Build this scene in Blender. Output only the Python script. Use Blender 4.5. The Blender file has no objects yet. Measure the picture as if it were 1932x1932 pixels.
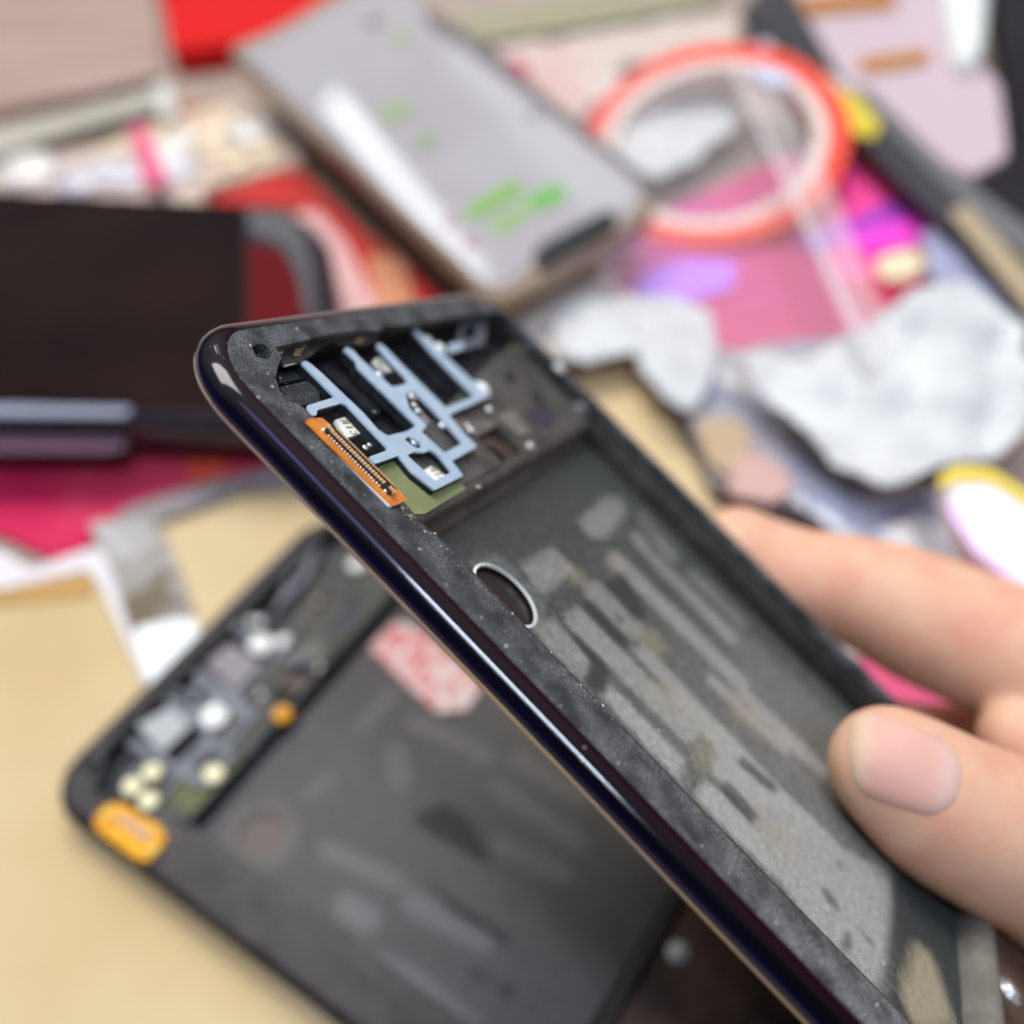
import bpy, bmesh, math, random
import numpy as np
from mathutils import Vector, Matrix
from mathutils.bvhtree import BVHTree
random.seed(7); rng = np.random.default_rng(7)
S = bpy.context.scene; COL = S.collection
MM = 0.001

# ------------------------------------------------------------------ camera
F = 2098.4923 / 1932.0                 # focal length in picture widths
CAM_H = 0.1765                         # metres above the counter
_up = np.array([-.056, -.648, -.76]); _up /= np.linalg.norm(_up)
_x = np.array([1., 0, 0]); _x -= _up * (_x @ _up); _x /= np.linalg.norm(_x)
_y = np.cross(_up, _x)
CW = np.stack([_x, _y, _up], 1)        # world axes seen by the camera (right, down, forward)
CAMPOS = np.array([0, 0, CAM_H])
cd = bpy.data.cameras.new('camera'); cam = bpy.data.objects.new('camera', cd); COL.objects.link(cam)
Rw = CW.T @ np.diag([1., -1, -1])
cam.matrix_world = Matrix.Translation(Vector(CAMPOS)) @ Matrix([list(r) for r in Rw]).to_4x4()
cd.sensor_width = 36; cd.lens = 36 * F; cd.clip_start = 0.005; cd.clip_end = 50
cd.dof.use_dof = True; cd.dof.focus_distance = 0.1005; cd.dof.aperture_fstop = (36 * F) / 3.5
S.camera = cam
S.render.resolution_x = S.render.resolution_y = 1024
S.view_settings.view_transform = 'Standard'; S.view_settings.look = 'None'
S.view_settings.exposure = 0; S.view_settings.gamma = 1

# ------------------------------------------------------------------ world and lamps
wd = bpy.data.worlds.new('World'); S.world = wd; wd.use_nodes = True
nt = wd.node_tree; bg = nt.nodes['Background']
# a plain room seen as light only: pale overhead, dim at the horizon and behind the photographer
wc = nt.nodes.new('ShaderNodeTexCoord'); ws = nt.nodes.new('ShaderNodeSeparateXYZ'); nt.links.new(wc.outputs['Generated'], ws.inputs[0])
wm = nt.nodes.new('ShaderNodeMath'); wm.operation = 'MULTIPLY_ADD'; nt.links.new(ws.outputs[1], wm.inputs[0]); wm.inputs[1].default_value = .45; nt.links.new(ws.outputs[2], wm.inputs[2])
wr = nt.nodes.new('ShaderNodeMapRange'); nt.links.new(wm.outputs[0], wr.inputs[0]); wr.inputs[1].default_value = .42; wr.inputs[2].default_value = 1.15; wr.inputs[3].default_value = .02; wr.inputs[4].default_value = .62
bg.inputs[0].default_value = (0.86, 0.92, 1.0, 1); nt.links.new(wr.outputs[0], bg.inputs[1])

def area(name, loc, target, sx, sy, power, col=(1, 1, 1)):
    l = bpy.data.lights.new(name, 'AREA'); l.shape = 'RECTANGLE'; l.size = sx; l.size_y = sy
    l.energy = power; l.color = col
    o = bpy.data.objects.new(name, l); COL.objects.link(o); o.location = loc
    o.rotation_euler = (Vector(target) - Vector(loc)).to_track_quat('-Z', 'Y').to_euler()
    return o
area('ceiling_panel_lamp', (-0.12, 0.62, 1.2), (0.02, 0.15, 0), 0.9, 0.6, 16.5, (1, .975, .93))
def tube(name, a, b, w, power, col=(1, 1, 1)):
    a, b = Vector(a), Vector(b); l = bpy.data.lights.new(name, 'AREA'); l.shape = 'RECTANGLE'; l.size = (b - a).length; l.size_y = w; l.energy = power; l.color = col
    o = bpy.data.objects.new(name, l); COL.objects.link(o); c = (a + b) / 2; x = (b - a).normalized(); z = (c - Vector((0, .1, 0))).normalized(); y = z.cross(x).normalized(); z = x.cross(y)
    o.matrix_world = Matrix.Translation(c) @ Matrix((x, y, z)).transposed().to_4x4()
tube('far_tube_lamp', (-.538, 2.62, 1.3), (-.147, 1.854, 1.3), .04, 2.0, (.90, .98, 1))
tube('far_tube_lamp', (-.22, 2.9, 1.3), (.18, 2.1, 1.3), .16, .9, (.90, 1, .98))
tube('near_tube_lamp', (.18, -.34, 1.3), (.46, -.70, 1.3), .10, 10.0, (.78, .86, 1))
tube('added_violet_lamp', (.02, -.06, 1.3), (.30, -.45, 1.3), .22, 1.3, (.42, .36, 1))  # unseen lamp added to give the side band a violet reflection
tube('near_tube_lamp', (.05, -.50, 1.3), (.36, -.90, 1.3), .03, 1.6, (.72, .75, 1))

# ------------------------------------------------------------------ pixel -> point helpers (photo measured on a 1932 px picture)
REG = dict(g1=(550,850,1000), g2=(1200,1400,1000), g3=(2072,1400,1000), g4=(1900,2072,1172), A=(850,880,500), B=(1250,1200,600),
  C=(1300,900,600), D=(900,1180,400), E=(2500,2500,572), F=(560,950,400), H=(100,1500,1200), I=(500,2000,1600), J=(0,2200,1000),
  K=(1700,900,1372), L=(0,0,1024), M=(800,0,1200), N=(1900,0,1172), O=(0,900,1024), d=(0,0,3072))
def pd(reg, x, y):
    a, b, w = REG[reg]; s = w / 1932.; k = 1932 / 3072.
    return ((a + x * s) * k, (b + y * s) * k)
def ray(px): return np.array([(px[0] - 966) / 2098.4923, (px[1] - 966) / 2098.4923, 1.])
def P(px, depth):                      # picture point at a camera depth (mm) -> world metres
    return CAMPOS + CW.T @ (ray(px) * depth * MM)
def at(px, h):                         # picture point -> world point at height h (mm) above the counter
    d = CW.T @ ray(px); t = (h * MM - CAM_H) / d[2]
    return CAMPOS + d * t
# pose of the two phone frames: columns = across, along (down), out of the tray, in camera axes, mm
def orth(R):
    u, _, v = np.linalg.svd(np.array(R)); return u @ v
R1 = orth([[0.3295, 0.6984, 0.6353], [-0.2258, 0.7116, -0.6653], [0.9168, -0.0758, -0.3922]])
T1 = np.array([-26.40971704, -14.83758044, 93.4635237])
th, ro, ya = [math.radians(a) for a in (49.5485714, -3.22199867, 55.79362246)]
_u2 = np.array([math.sin(ro), -math.cos(ro) * math.cos(th), -math.cos(ro) * math.sin(th)]); _u2 /= np.linalg.norm(_u2)
_x2 = np.array([1., 0, 0]); _x2 -= _u2 * (_x2 @ _u2); _x2 /= np.linalg.norm(_x2); _y2 = np.cross(_u2, _x2)
_X = math.cos(ya) * _x2 + math.sin(ya) * _y2
R2 = np.stack([_X, -np.cross(_u2, _X), _u2], 1); T2 = np.array([-77.73137401, 46.61775024, 187.45663682])
def loc_at(px, z, pose):
    R, T = pose; o = R.T @ (-T); d = R.T @ ray(px); t = (z - o[2]) / d[2]; return o + t * d
def pose_matrix(pose):
    R, T = pose; Rl = R @ np.diag([1., -1, 1]); W = CW.T @ Rl; t = CAMPOS + CW.T @ T * MM
    return Matrix.Translation(Vector(t)) @ Matrix([list(r) for r in W]).to_4x4()
HELD, LYING = (R1, T1), (R2, T2)
def G(reg, pts, z, pose=HELD):         # list of local (x, -y) in mm on the plane z
    out = []
    for p in pts:
        q = loc_at(pd(reg, *p), z, pose); out.append((q[0], -q[1]))
    return out

# ------------------------------------------------------------------ materials
def mat(name, base, rough=.5, metal=0., coat=0., base2=None, nscale=.5, ncon=(.4, .6), stretch=(1, 1, 1), bump=0., bscale=2.,
        sss=0., spec=.28, rough2=None, trans=0., alpha=1., detail=6, emis=None, rot=(0, 0, 0), ior=None):
    m = bpy.data.materials.new(name); m.use_nodes = True; n = m.node_tree.nodes; l = m.node_tree.links
    b = n['Principled BSDF']
    b.inputs['Base Color'].default_value = (*base, 1); b.inputs['Roughness'].default_value = rough
    b.inputs['Metallic'].default_value = metal; b.inputs['Coat Weight'].default_value = coat
    b.inputs['Coat Roughness'].default_value = .04; b.inputs['Specular IOR Level'].default_value = spec
    b.inputs['Transmission Weight'].default_value = trans; b.inputs['Alpha'].default_value = alpha
    if ior: b.inputs['IOR'].default_value = ior
    if sss:
        b.inputs['Subsurface Weight'].default_value = sss; b.inputs['Subsurface Radius'].default_value = (1, .35, .2)
        b.inputs['Subsurface Scale'].default_value = .004
    tc = n.new('ShaderNodeTexCoord'); mp = n.new('ShaderNodeMapping'); l.new(tc.outputs['Object'], mp.inputs[0])
    mp.inputs['Scale'].default_value = tuple(1000 * s for s in stretch); mp.inputs['Rotation'].default_value = rot
    m['b'] = b.name
    if base2 is not None or rough2 is not None:
        t = n.new('ShaderNodeTexNoise'); t.inputs['Scale'].default_value = nscale; t.inputs['Detail'].default_value = detail
        t.inputs['Roughness'].default_value = .65; l.new(mp.outputs[0], t.inputs['Vector'])
        r = n.new('ShaderNodeMapRange'); r.inputs[1].default_value, r.inputs[2].default_value = ncon; l.new(t.outputs[0], r.inputs[0])
        if base2 is not None:
            mx = n.new('ShaderNodeMix'); mx.data_type = 'RGBA'; l.new(r.outputs[0], mx.inputs[0])
            mx.inputs[6].default_value = (*base, 1); mx.inputs[7].default_value = (*base2, 1); l.new(mx.outputs[2], b.inputs['Base Color'])
        if rough2 is not None:
            r2 = n.new('ShaderNodeMapRange'); l.new(r.outputs[0], r2.inputs[0]); r2.inputs[3].default_value = rough; r2.inputs[4].default_value = rough2
            l.new(r2.outputs[0], b.inputs['Roughness'])
    if bump:
        t = n.new('ShaderNodeTexNoise'); t.inputs['Scale'].default_value = bscale; t.inputs['Detail'].default_value = 5
        l.new(mp.outputs[0], t.inputs['Vector']); bp = n.new('ShaderNodeBump'); bp.inputs['Distance'].default_value = bump * MM
        bp.inputs['Strength'].default_value = 1; l.new(t.outputs[0], bp.inputs['Height']); l.new(bp.outputs[0], b.inputs['Normal'])
    return m
def attr_mat(name, cols, rough=.55, nscale=1.2, bump=.03, speck=True):
    """colour mixed by the painted-on wear attribute 'wear' (r = pale residue and painted light, g = dark stain and painted shade, b = tan dust)"""
    m = mat(name, cols[0], rough, bump=bump, bscale=4., spec=.22); n = m.node_tree.nodes; l = m.node_tree.links; b = n['Principled BSDF']
    at_ = n.new('ShaderNodeAttribute'); at_.attribute_name = 'wear_light'; sp = n.new('ShaderNodeSeparateColor'); l.new(at_.outputs['Color'], sp.inputs[0])
    mp = n['Mapping']; t = n.new('ShaderNodeTexNoise'); t.inputs['Scale'].default_value = nscale; t.inputs['Detail'].default_value = 8
    t.inputs['Roughness'].default_value = .75; l.new(mp.outputs[0], t.inputs['Vector'])
    prev = None
    for i, c in enumerate(cols[1:]):
        ad = n.new('ShaderNodeMath'); ad.operation = 'MULTIPLY_ADD'; l.new(t.outputs[0], ad.inputs[0]); ad.inputs[1].default_value = 1.0; l.new(sp.outputs[i], ad.inputs[2])
        r = n.new('ShaderNodeMapRange'); r.inputs[1].default_value = .64; r.inputs[2].default_value = 1.42; l.new(ad.outputs[0], r.inputs[0])
        mx = n.new('ShaderNodeMix'); mx.data_type = 'RGBA'; l.new(r.outputs[0], mx.inputs[0]); mx.inputs[7].default_value = (*c, 1)
        if prev is None: mx.inputs[6].default_value = (*cols[0], 1)
        else: l.new(prev, mx.inputs[6])
        prev = mx.outputs[2]
    if speck:
        fb = n.new('ShaderNodeTexNoise'); fb.inputs['Scale'].default_value = 1.6; fb.inputs['Detail'].default_value = 6
        m2 = n.new('ShaderNodeMapping'); m2.inputs['Rotation'].default_value = (0, 0, .5); m2.inputs['Scale'].default_value = (500, 1100, 1000); l.new(n['Texture Coordinate'].outputs['Object'], m2.inputs[0]); l.new(m2.outputs[0], fb.inputs['Vector'])
        fr = n.new('ShaderNodeMapRange'); fr.inputs[1].default_value = .3; fr.inputs[2].default_value = .7; fr.inputs[3].default_value = .88; fr.inputs[4].default_value = 1.12
        l.new(fb.outputs[0], fr.inputs[0]); fm = n.new('ShaderNodeVectorMath'); fm.operation = 'MULTIPLY'; l.new(prev, fm.inputs[0]); l.new(fr.outputs[0], fm.inputs[1]); prev = fm.outputs[0]
        v = n.new('ShaderNodeTexNoise'); v.inputs['Scale'].default_value = 5.5; v.inputs['Detail'].default_value = 3; l.new(mp.outputs[0], v.inputs['Vector'])
        r = n.new('ShaderNodeMapRange'); r.inputs[1].default_value = .3; r.inputs[2].default_value = .72; r.inputs[3].default_value = .82; r.inputs[4].default_value = 1.2
        l.new(v.outputs[0], r.inputs[0]); mu = n.new('ShaderNodeVectorMath'); mu.operation = 'MULTIPLY'; l.new(prev, mu.inputs[0]); l.new(r.outputs[0], mu.inputs[1]); prev = mu.outputs[0]
    l.new(prev, b.inputs['Base Color']); return m

# ------------------------------------------------------------------ object helpers
def tag(o, label, cat, group=None):
    o['label'] = label; o['category'] = cat
    if group: o['group'] = group
    return o
def empty(name, mw=None):
    o = bpy.data.objects.new(name, None); COL.objects.link(o); o.empty_display_size = .01
    if mw is not None: o.matrix_world = mw
    return o
def link(name, me, m=None, parent=None, smooth=False):
    o = bpy.data.objects.new(name, me); COL.objects.link(o)
    if m: me.materials.append(m)
    if parent: o.parent = parent
    if smooth:
        for p in me.polygons: p.use_smooth = True
    return o
def from_bm(name, bm, m=None, parent=None, smooth=False):
    bm.transform(Matrix.Scale(MM, 4)); me = bpy.data.meshes.new(name); bm.normal_update(); bm.to_mesh(me); bm.free()
    return link(name, me, m, parent, smooth)
def rnd(pts, r, seg=4):                # round the corners of a polygon
    out = []; n = len(pts)
    for i in range(n):
        p0, p, p1 = [np.array(pts[j % n][:2], float) for j in (i - 1, i, i + 1)]
        a, b = p0 - p, p1 - p; la, lb = np.linalg.norm(a), np.linalg.norm(b)
        q = min(r, la * .45, lb * .45)
        if q < 1e-6: out.append(tuple(p)); continue
        s, e = p + a / la * q, p + b / lb * q
        for k in range(seg + 1):
            t = k / seg; out.append(tuple((1 - t) ** 2 * s + 2 * t * (1 - t) * p + t * t * e))
    return out
def plate(name, outer, holes, ztop, thick, m, parent, bevel=0., r=0., hr=None, smooth=False):
    """flat plate with holes, in mm; outer/holes are lists of (x, y)"""
    cu = bpy.data.curves.new(name + '_outline', 'CURVE'); cu.dimensions = '2D'; cu.fill_mode = 'BOTH'
    for k, pts in enumerate([outer] + list(holes)):
        rr = r if k == 0 else (hr if hr is not None else r)
        if rr: pts = rnd(pts, rr)
        s = cu.splines.new('POLY'); s.points.add(len(pts) - 1)
        for i, p in enumerate(pts): s.points[i].co = (p[0], p[1], 0, 1)
        s.use_cyclic_u = True
    cu.extrude = max(thick / 2 - bevel, 1e-4); cu.bevel_depth = bevel; cu.bevel_resolution = 1; cu.offset = -bevel
    tmp = bpy.data.objects.new('tmp', cu); COL.objects.link(tmp)
    dg = bpy.context.evaluated_depsgraph_get(); me = bpy.data.meshes.new_from_object(tmp.evaluated_get(dg))
    bpy.data.objects.remove(tmp); bpy.data.curves.remove(cu)
    me.transform(Matrix.Scale(MM, 4) @ Matrix.Translation((0, 0, ztop - thick / 2))); me.name = name; me.materials.clear()
    return link(name, me, m, parent, smooth)
def box(bm, c, s, rotz=0.):
    mtx = Matrix.Translation(c) @ Matrix.Rotation(rotz, 4, 'Z') @ Matrix.Diagonal((s[0], s[1], s[2], 1))
    return bmesh.ops.create_cube(bm, size=1, matrix=mtx)
def disc(bm, c, r, h, seg=20, r2=None):
    bmesh.ops.create_cone(bm, cap_ends=True, segments=seg, radius1=r, radius2=r if r2 is None else r2, depth=h, matrix=Matrix.Translation(c))
def ball(bm, c, r, s=(1, 1, 1), sub=2):
    bmesh.ops.create_icosphere(bm, subdivisions=sub, radius=r, matrix=Matrix.Translation(c) @ Matrix.Diagonal((*s, 1)))
def one(name, fn, m, parent, smooth=False):
    bm = bmesh.new(); fn(bm); return from_bm(name, bm, m, parent, smooth)
def rrect(x0, y0, x1, y1, r, seg=10):
    out = []
    for cx, cy, a0 in ((x1 - r, y1 - r, 0), (x0 + r, y1 - r, 90), (x0 + r, y0 + r, 180), (x1 - r, y0 + r, 270)):
        for k in range(seg + 1):
            a = math.radians(a0 + 90 * k / seg); out.append((cx + r * math.cos(a), cy + r * math.sin(a)))
    return out
def grid_mesh(name, x0, x1, y0, y1, step, zf, wear_light_fn=None, m=None, parent=None, keep=None):
    nx = int((x1 - x0) / step) + 1; ny = int((y1 - y0) / step) + 1
    X, Y = np.meshgrid(np.linspace(x0, x1, nx), np.linspace(y0, y1, ny)); Z = zf(X, Y)
    v = np.stack([X.ravel(), Y.ravel(), np.broadcast_to(Z, X.shape).ravel()], 1) * MM
    idx = np.arange(nx * ny).reshape(ny, nx)
    q = np.stack([idx[:-1, :-1].ravel(), idx[:-1, 1:].ravel(), idx[1:, 1:].ravel(), idx[1:, :-1].ravel()], 1)
    if keep is not None:
        k = keep(X, Y).ravel(); q = q[k[q].all(1)]
    me = bpy.data.meshes.new(name); me.from_pydata(v.tolist(), [], q.tolist())
    if wear_light_fn is not None:
        w = wear_light_fn(X, Y); a = me.color_attributes.new('wear_light', 'FLOAT_COLOR', 'POINT')
        a.data.foreach_set('color', np.concatenate([w.reshape(-1, 3), np.ones((nx * ny, 1))], 1).astype(np.float32).ravel())
    o = link(name, me, m, parent, True); return o
def inpoly(X, Y, pts):
    ins = np.zeros(X.shape, bool); n = len(pts)
    for i in range(n):
        x0, y0 = pts[i][:2]; x1, y1 = pts[(i + 1) % n][:2]
        if y0 == y1: continue
        c = ((y0 > Y) != (y1 > Y)) & (X < (x1 - x0) * (Y - y0) / (y1 - y0) + x0); ins ^= c
    return ins
def blur(A, n=1):
    for _ in range(n):
        A = np.pad(A, 1, mode='edge'); A = (A[:-2, 1:-1] + A[2:, 1:-1] + A[1:-1, :-2] + A[1:-1, 2:] + 2 * A[1:-1, 1:-1]) / 6
    return A
def stripe(reg, a, b, w):              # thick line in a zoom region as a quad with cut corners
    a, b = np.array(a, float), np.array(b, float); d = (b - a) / np.linalg.norm(b - a); n = np.array([-d[1], d[0]]) * w / 2; e = d * w * .3
    return [tuple(a + n), tuple(b + n - e * .2), tuple(b + n * .5 + e), tuple(b - n * .5 + e), tuple(b - n - e * .2), tuple(a - n), tuple(a - n * .5 - e), tuple(a + n * .5 - e)]

# ------------------------------------------------------------------ materials of the phone frames
m_rim = mat('scuffed_black_plastic', (.018, .020, .024), .48, base2=(.27, .29, .305), nscale=4.2, ncon=(.40, .78), bump=.018, bscale=7, rough2=.62, detail=12)
_n = m_rim.node_tree.nodes; _l = m_rim.node_tree.links
_cl = _n.new('ShaderNodeTexNoise'); _cl.inputs['Scale'].default_value = .28; _cl.inputs['Detail'].default_value = 5; _l.new(_n['Mapping'].outputs[0], _cl.inputs['Vector'])
_mx = _n['Mix']; _rg = _mx.inputs[0].links[0].from_socket
_r2 = _n.new('ShaderNodeMapRange'); _r2.inputs[1].default_value = .36; _r2.inputs[2].default_value = .66; _r2.inputs[3].default_value = .15; _r2.inputs[4].default_value = 1.25; _l.new(_cl.outputs[0], _r2.inputs[0])
_sy = _n.new('ShaderNodeSeparateXYZ'); _l.new(_n['Texture Coordinate'].outputs['Object'], _sy.inputs[0])
_ry = _n.new('ShaderNodeMapRange'); _ry.inputs[1].default_value = -.045; _ry.inputs[2].default_value = -.085; _ry.inputs[3].default_value = 1.0; _ry.inputs[4].default_value = 1.9; _l.new(_sy.outputs[1], _ry.inputs[0])
_m0 = _n.new('ShaderNodeMath'); _m0.operation = 'MULTIPLY'; _l.new(_r2.outputs[0], _m0.inputs[0]); _l.new(_ry.outputs[0], _m0.inputs[1])
_mu = _n.new('ShaderNodeMath'); _mu.operation = 'MULTIPLY'; _mu.use_clamp = True; _l.new(_rg, _mu.inputs[0]); _l.new(_m0.outputs[0], _mu.inputs[1]); _l.new(_mu.outputs[0], _mx.inputs[0])
m_rim2 = mat('worn_black_plastic', (.035, .035, .036), .5, base2=(.10, .10, .095), nscale=.8, ncon=(.45, .75), bump=.03, bscale=4)
m_rim3 = mat('dusty_black_rim', (.017, .014, .016), .45, base2=(.04, .034, .036), nscale=.15)
m_side = mat('glossy_dark_purple_shell', (.006, .003, .013), .10, coat=.35, spec=.35, base2=(.018, .002, .007), nscale=.06, ncon=(.42, .6))
_n = m_side.node_tree.nodes; _l = m_side.node_tree.links
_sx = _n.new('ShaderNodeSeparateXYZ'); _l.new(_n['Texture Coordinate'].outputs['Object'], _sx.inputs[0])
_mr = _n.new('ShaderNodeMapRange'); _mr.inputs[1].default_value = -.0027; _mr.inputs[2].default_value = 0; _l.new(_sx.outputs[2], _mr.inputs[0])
_cr = _n.new('ShaderNodeValToRGB'); _e = _cr.color_ramp.elements; _e[0].position = 0; _e[0].color = (.010, .006, .010, 1); _e[1].position = 1; _e[1].color = (.014, .003, .008, 1)  # wine and violet bands in the colour stand in for reflections
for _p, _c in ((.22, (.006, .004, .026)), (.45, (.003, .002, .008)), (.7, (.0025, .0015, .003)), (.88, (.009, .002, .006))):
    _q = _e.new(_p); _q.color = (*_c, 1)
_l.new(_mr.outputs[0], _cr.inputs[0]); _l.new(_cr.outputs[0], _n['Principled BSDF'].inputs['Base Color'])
m_gold = mat('golden_edge_trim', (.52, .38, .19), .3, metal=.35, base2=(.38, .29, .26), nscale=.03, ncon=(.4, .6))
m_back = mat('dark_back_cover', (.03, .02, .035), .15, coat=.6)
m_shelf = mat('matte_dark_shelf', (.055, .053, .048), .55, base2=(.10, .10, .088), nscale=.22, ncon=(.40, .68), bump=.02, bscale=5)
m_deep = mat('black_recess', (.008, .009, .012), .5, base2=(.022, .024, .03), nscale=.5, bump=.02)
m_black = mat('hole_black', (.003, .003, .003), .6, spec=.1)
m_gask = mat('pale_blue_gasket', (.36, .47, .58), .55, base2=(.42, .52, .62), nscale=.5)
m_gask2 = mat('grey_gasket', (.14, .15, .175), .5, base2=(.2, .21, .23), nscale=.5)
m_olive = mat('olive_pad', (.20, .225, .10), .6, base2=(.24, .27, .13), nscale=.25)
m_orange = mat('orange_flex', (.72, .25, .03), .35, coat=.4, base2=(.55, .16, .02), nscale=.6)
m_orange2 = mat('amber_flex', (.85, .42, .02), .5, spec=.2, base2=(.70, .28, .012), nscale=.3)
m_white = mat('white_plastic', (.86, .87, .82), .35)
m_pinmetal = mat('gold_pin', (.78, .52, .26), .32, metal=.25)
m_cgold = mat('contact_gold', (.34, .27, .05), .4, metal=.2)
m_solder = mat('solder', (.88, .86, .80), .25, metal=.5)
m_conn = mat('connector_body', (.035, .025, .03), .4)
m_steel = mat('bright_screw', (.75, .77, .76), .25, metal=.7)
m_ring = mat('machined_ring', (.80, .82, .79), .35, metal=.15)
m_hole = mat('brown_back_inside', (.016, .011, .011), .3)
m_cream = mat('cream_contact', (.90, .84, .52), .4)
m_pinkwin = mat('pinkish_window', (.33, .27, .27), .3)
m_brown = mat('brown_lower_shell', (.12, .075, .055), .4, base2=(.055, .036, .032), nscale=.12, ncon=(.4, .62))
m_debris = mat('dried_glue', (.10, .09, .085), .5, base2=(.3, .28, .26), nscale=2, bump=.3, bscale=3)
m_tan = mat('blurred_steel_ledge', (.20, .195, .165), .55, base2=(.15, .145, .125), nscale=.3, bump=.02)
m_wallm = mat('bay_wall', (.022, .021, .019), .45, base2=(.04, .038, .033), nscale=.3)

FZ = -4.8
def wear_light_held(X, Y):
    """residue map of the battery bay floor, traced as shapes, with the light along the bay painted in"""
    pale, dark, tan = (np.zeros(X.shape) for _ in range(3))
    def add(A, reg, pts, v=1., r=1):
        q = G(reg, pts, FZ); A[inpoly(X, Y, q)] = v
    ys = -Y
    pale += .22 + .18 * np.clip((ys - 34) / 26, 0, 1)  # pale ground rising down the bay: residue and painted brightness together
    for pts, v in [
        ([(1030,320),(1200,160),(1300,170),(1330,250),(1200,410),(1120,420)], .85),
        (stripe('g2', (1400,270), (1590,520), 80), .75), (stripe('g2', (1360,400), (1932,1000), 70), .72),
        (stripe('g2', (1230,520), (1990,1270), 80), .8), (stripe('g2', (1690,610), (1990,900), 60), .7),
        (stripe('g2', (1110,700), (1370,960), 110), .75), (stripe('g2', (1010,870), (1690,1560), 120), .85),
        ([(740,920),(890,870),(1110,1130),(1060,1240),(1000,1200),(800,980)], .8),
        ([(1160,1320),(1230,1270),(1650,1700),(1620,1820),(1500,1700)], .98),
        (stripe('g2', (1390,1060), (1990,1680), 80), .85),
        ([(690,575),(880,460),(1020,600),(960,650),(830,750)], .85),
        ([(1800,1700),(1850,1640),(1932,1700),(1990,1860),(1810,1790)], .9),
        ([(390,560),(440,510),(560,500),(840,760),(820,900),(740,920),(480,640)], .5)]:
        add(pale, 'g2', pts, v)
    for pts, v in [
        (stripe('g4', (200,20), (990,800), 90), .95), ([(380,400),(450,290),(560,400),(690,560),(900,850),(760,760),(560,600)], .95),
        ([(310,530),(350,445),(430,500),(740,830),(715,930),(650,870)], 1.), (stripe('g4', (530,0), (940,400), 60), .8),
        (stripe('g4', (380,-60), (760,300), 50), .8),
        ([(560,560),(760,600),(1000,760),(1270,900),(1290,1080),(1230,1400),(1180,1480),(900,1190),(700,900)], .82)]:
        add(pale, 'g4', pts, v)
    for pts, v in [((530,345,700,490,50), .9), ((450,470,600,630,60), .9)]:
        add(dark, 'g4', stripe('g4', pts[:2], pts[2:4], pts[4]), v)
    def ell(A, reg, cx, cy, rx, ry, rot, v):
        a = math.radians(rot); pts = []
        for k in range(20):
            t = k * math.pi / 10; u, w = rx * math.cos(t), ry * math.sin(t); pts.append((cx + u * math.cos(a) - w * math.sin(a), cy + u * math.sin(a) + w * math.cos(a)))
        add(A, reg, pts, v)
    for pts, v in [([(1180,680),(1290,600),(1440,860),(1380,910)], .95), (stripe('g2', (1080,800), (1300,1030), 70), .9),
                   ([(930,900),(1060,1000),(1220,1160),(1180,1330),(1060,1250),(1110,1140)], .9),
                   (stripe('g2', (1420,440), (1932,930), 22), .8), (stripe('g2', (1340,500), (1932,1090), 22), .7)]:
        add(dark, 'g2', pts, v)
    ell(dark, 'g2', 1275, 885, 16, 26, -40, 1.3)
    ell(dark, 'g4', 1022, 862, 17, 30, -20, .8); ell(dark, 'g4', 975, 1030, 24, 80, -35, .75)
    ell(dark, 'g4', 1055, 1245, 30, 60, 5, .8); ell(dark, 'g4', 1170, 1240, 12, 50, -40, .8); ell(dark, 'g4', 1110, 1190, 10, 30, -70, .7)
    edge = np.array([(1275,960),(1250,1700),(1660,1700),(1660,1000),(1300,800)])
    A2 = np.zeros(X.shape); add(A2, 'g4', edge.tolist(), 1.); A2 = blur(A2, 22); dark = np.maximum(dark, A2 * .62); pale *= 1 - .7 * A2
    A3 = np.zeros(X.shape); add(A3, 'g4', [(1310,1480),(1390,1240),(1470,1280),(1600,1660),(1400,1700)], 1.); tan = blur(A3, 26) * .95
    dark *= 1 - .8 * tan
    A4 = np.zeros(X.shape)
    for cx, cy, rx, ry in ((1020, 640, 90, 60), (1460, 1010, 130, 70), (1560, 1330, 150, 60), (1760, 1640, 90, 90), (1250, 560, 60, 80)): ell(A4, 'g2', cx, cy, rx, ry, 45, .50)
    for cx, cy, rx, ry in ((560, 130, 60, 120), (700, 700, 50, 160), (340, 380, 50, 60)): ell(A4, 'g4', cx, cy, rx, ry, -45, .46)
    tan = np.maximum(tan, blur(A4, 30))
    pale = blur(pale, 5); dark = blur(dark, 5); pale *= .58 + .50 * np.clip((ys - 27) / 45, 0, 1); dark *= .8  # brightening towards the lower end is light painted into the pale channel
    top = np.clip((34 - ys) / 10, 0, 1); dark = np.maximum(dark, top * .35)  # upper end darkened in colour for the dimmer light there
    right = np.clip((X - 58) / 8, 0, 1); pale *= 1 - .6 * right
    return np.stack([pale, dark, tan], -1)
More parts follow.
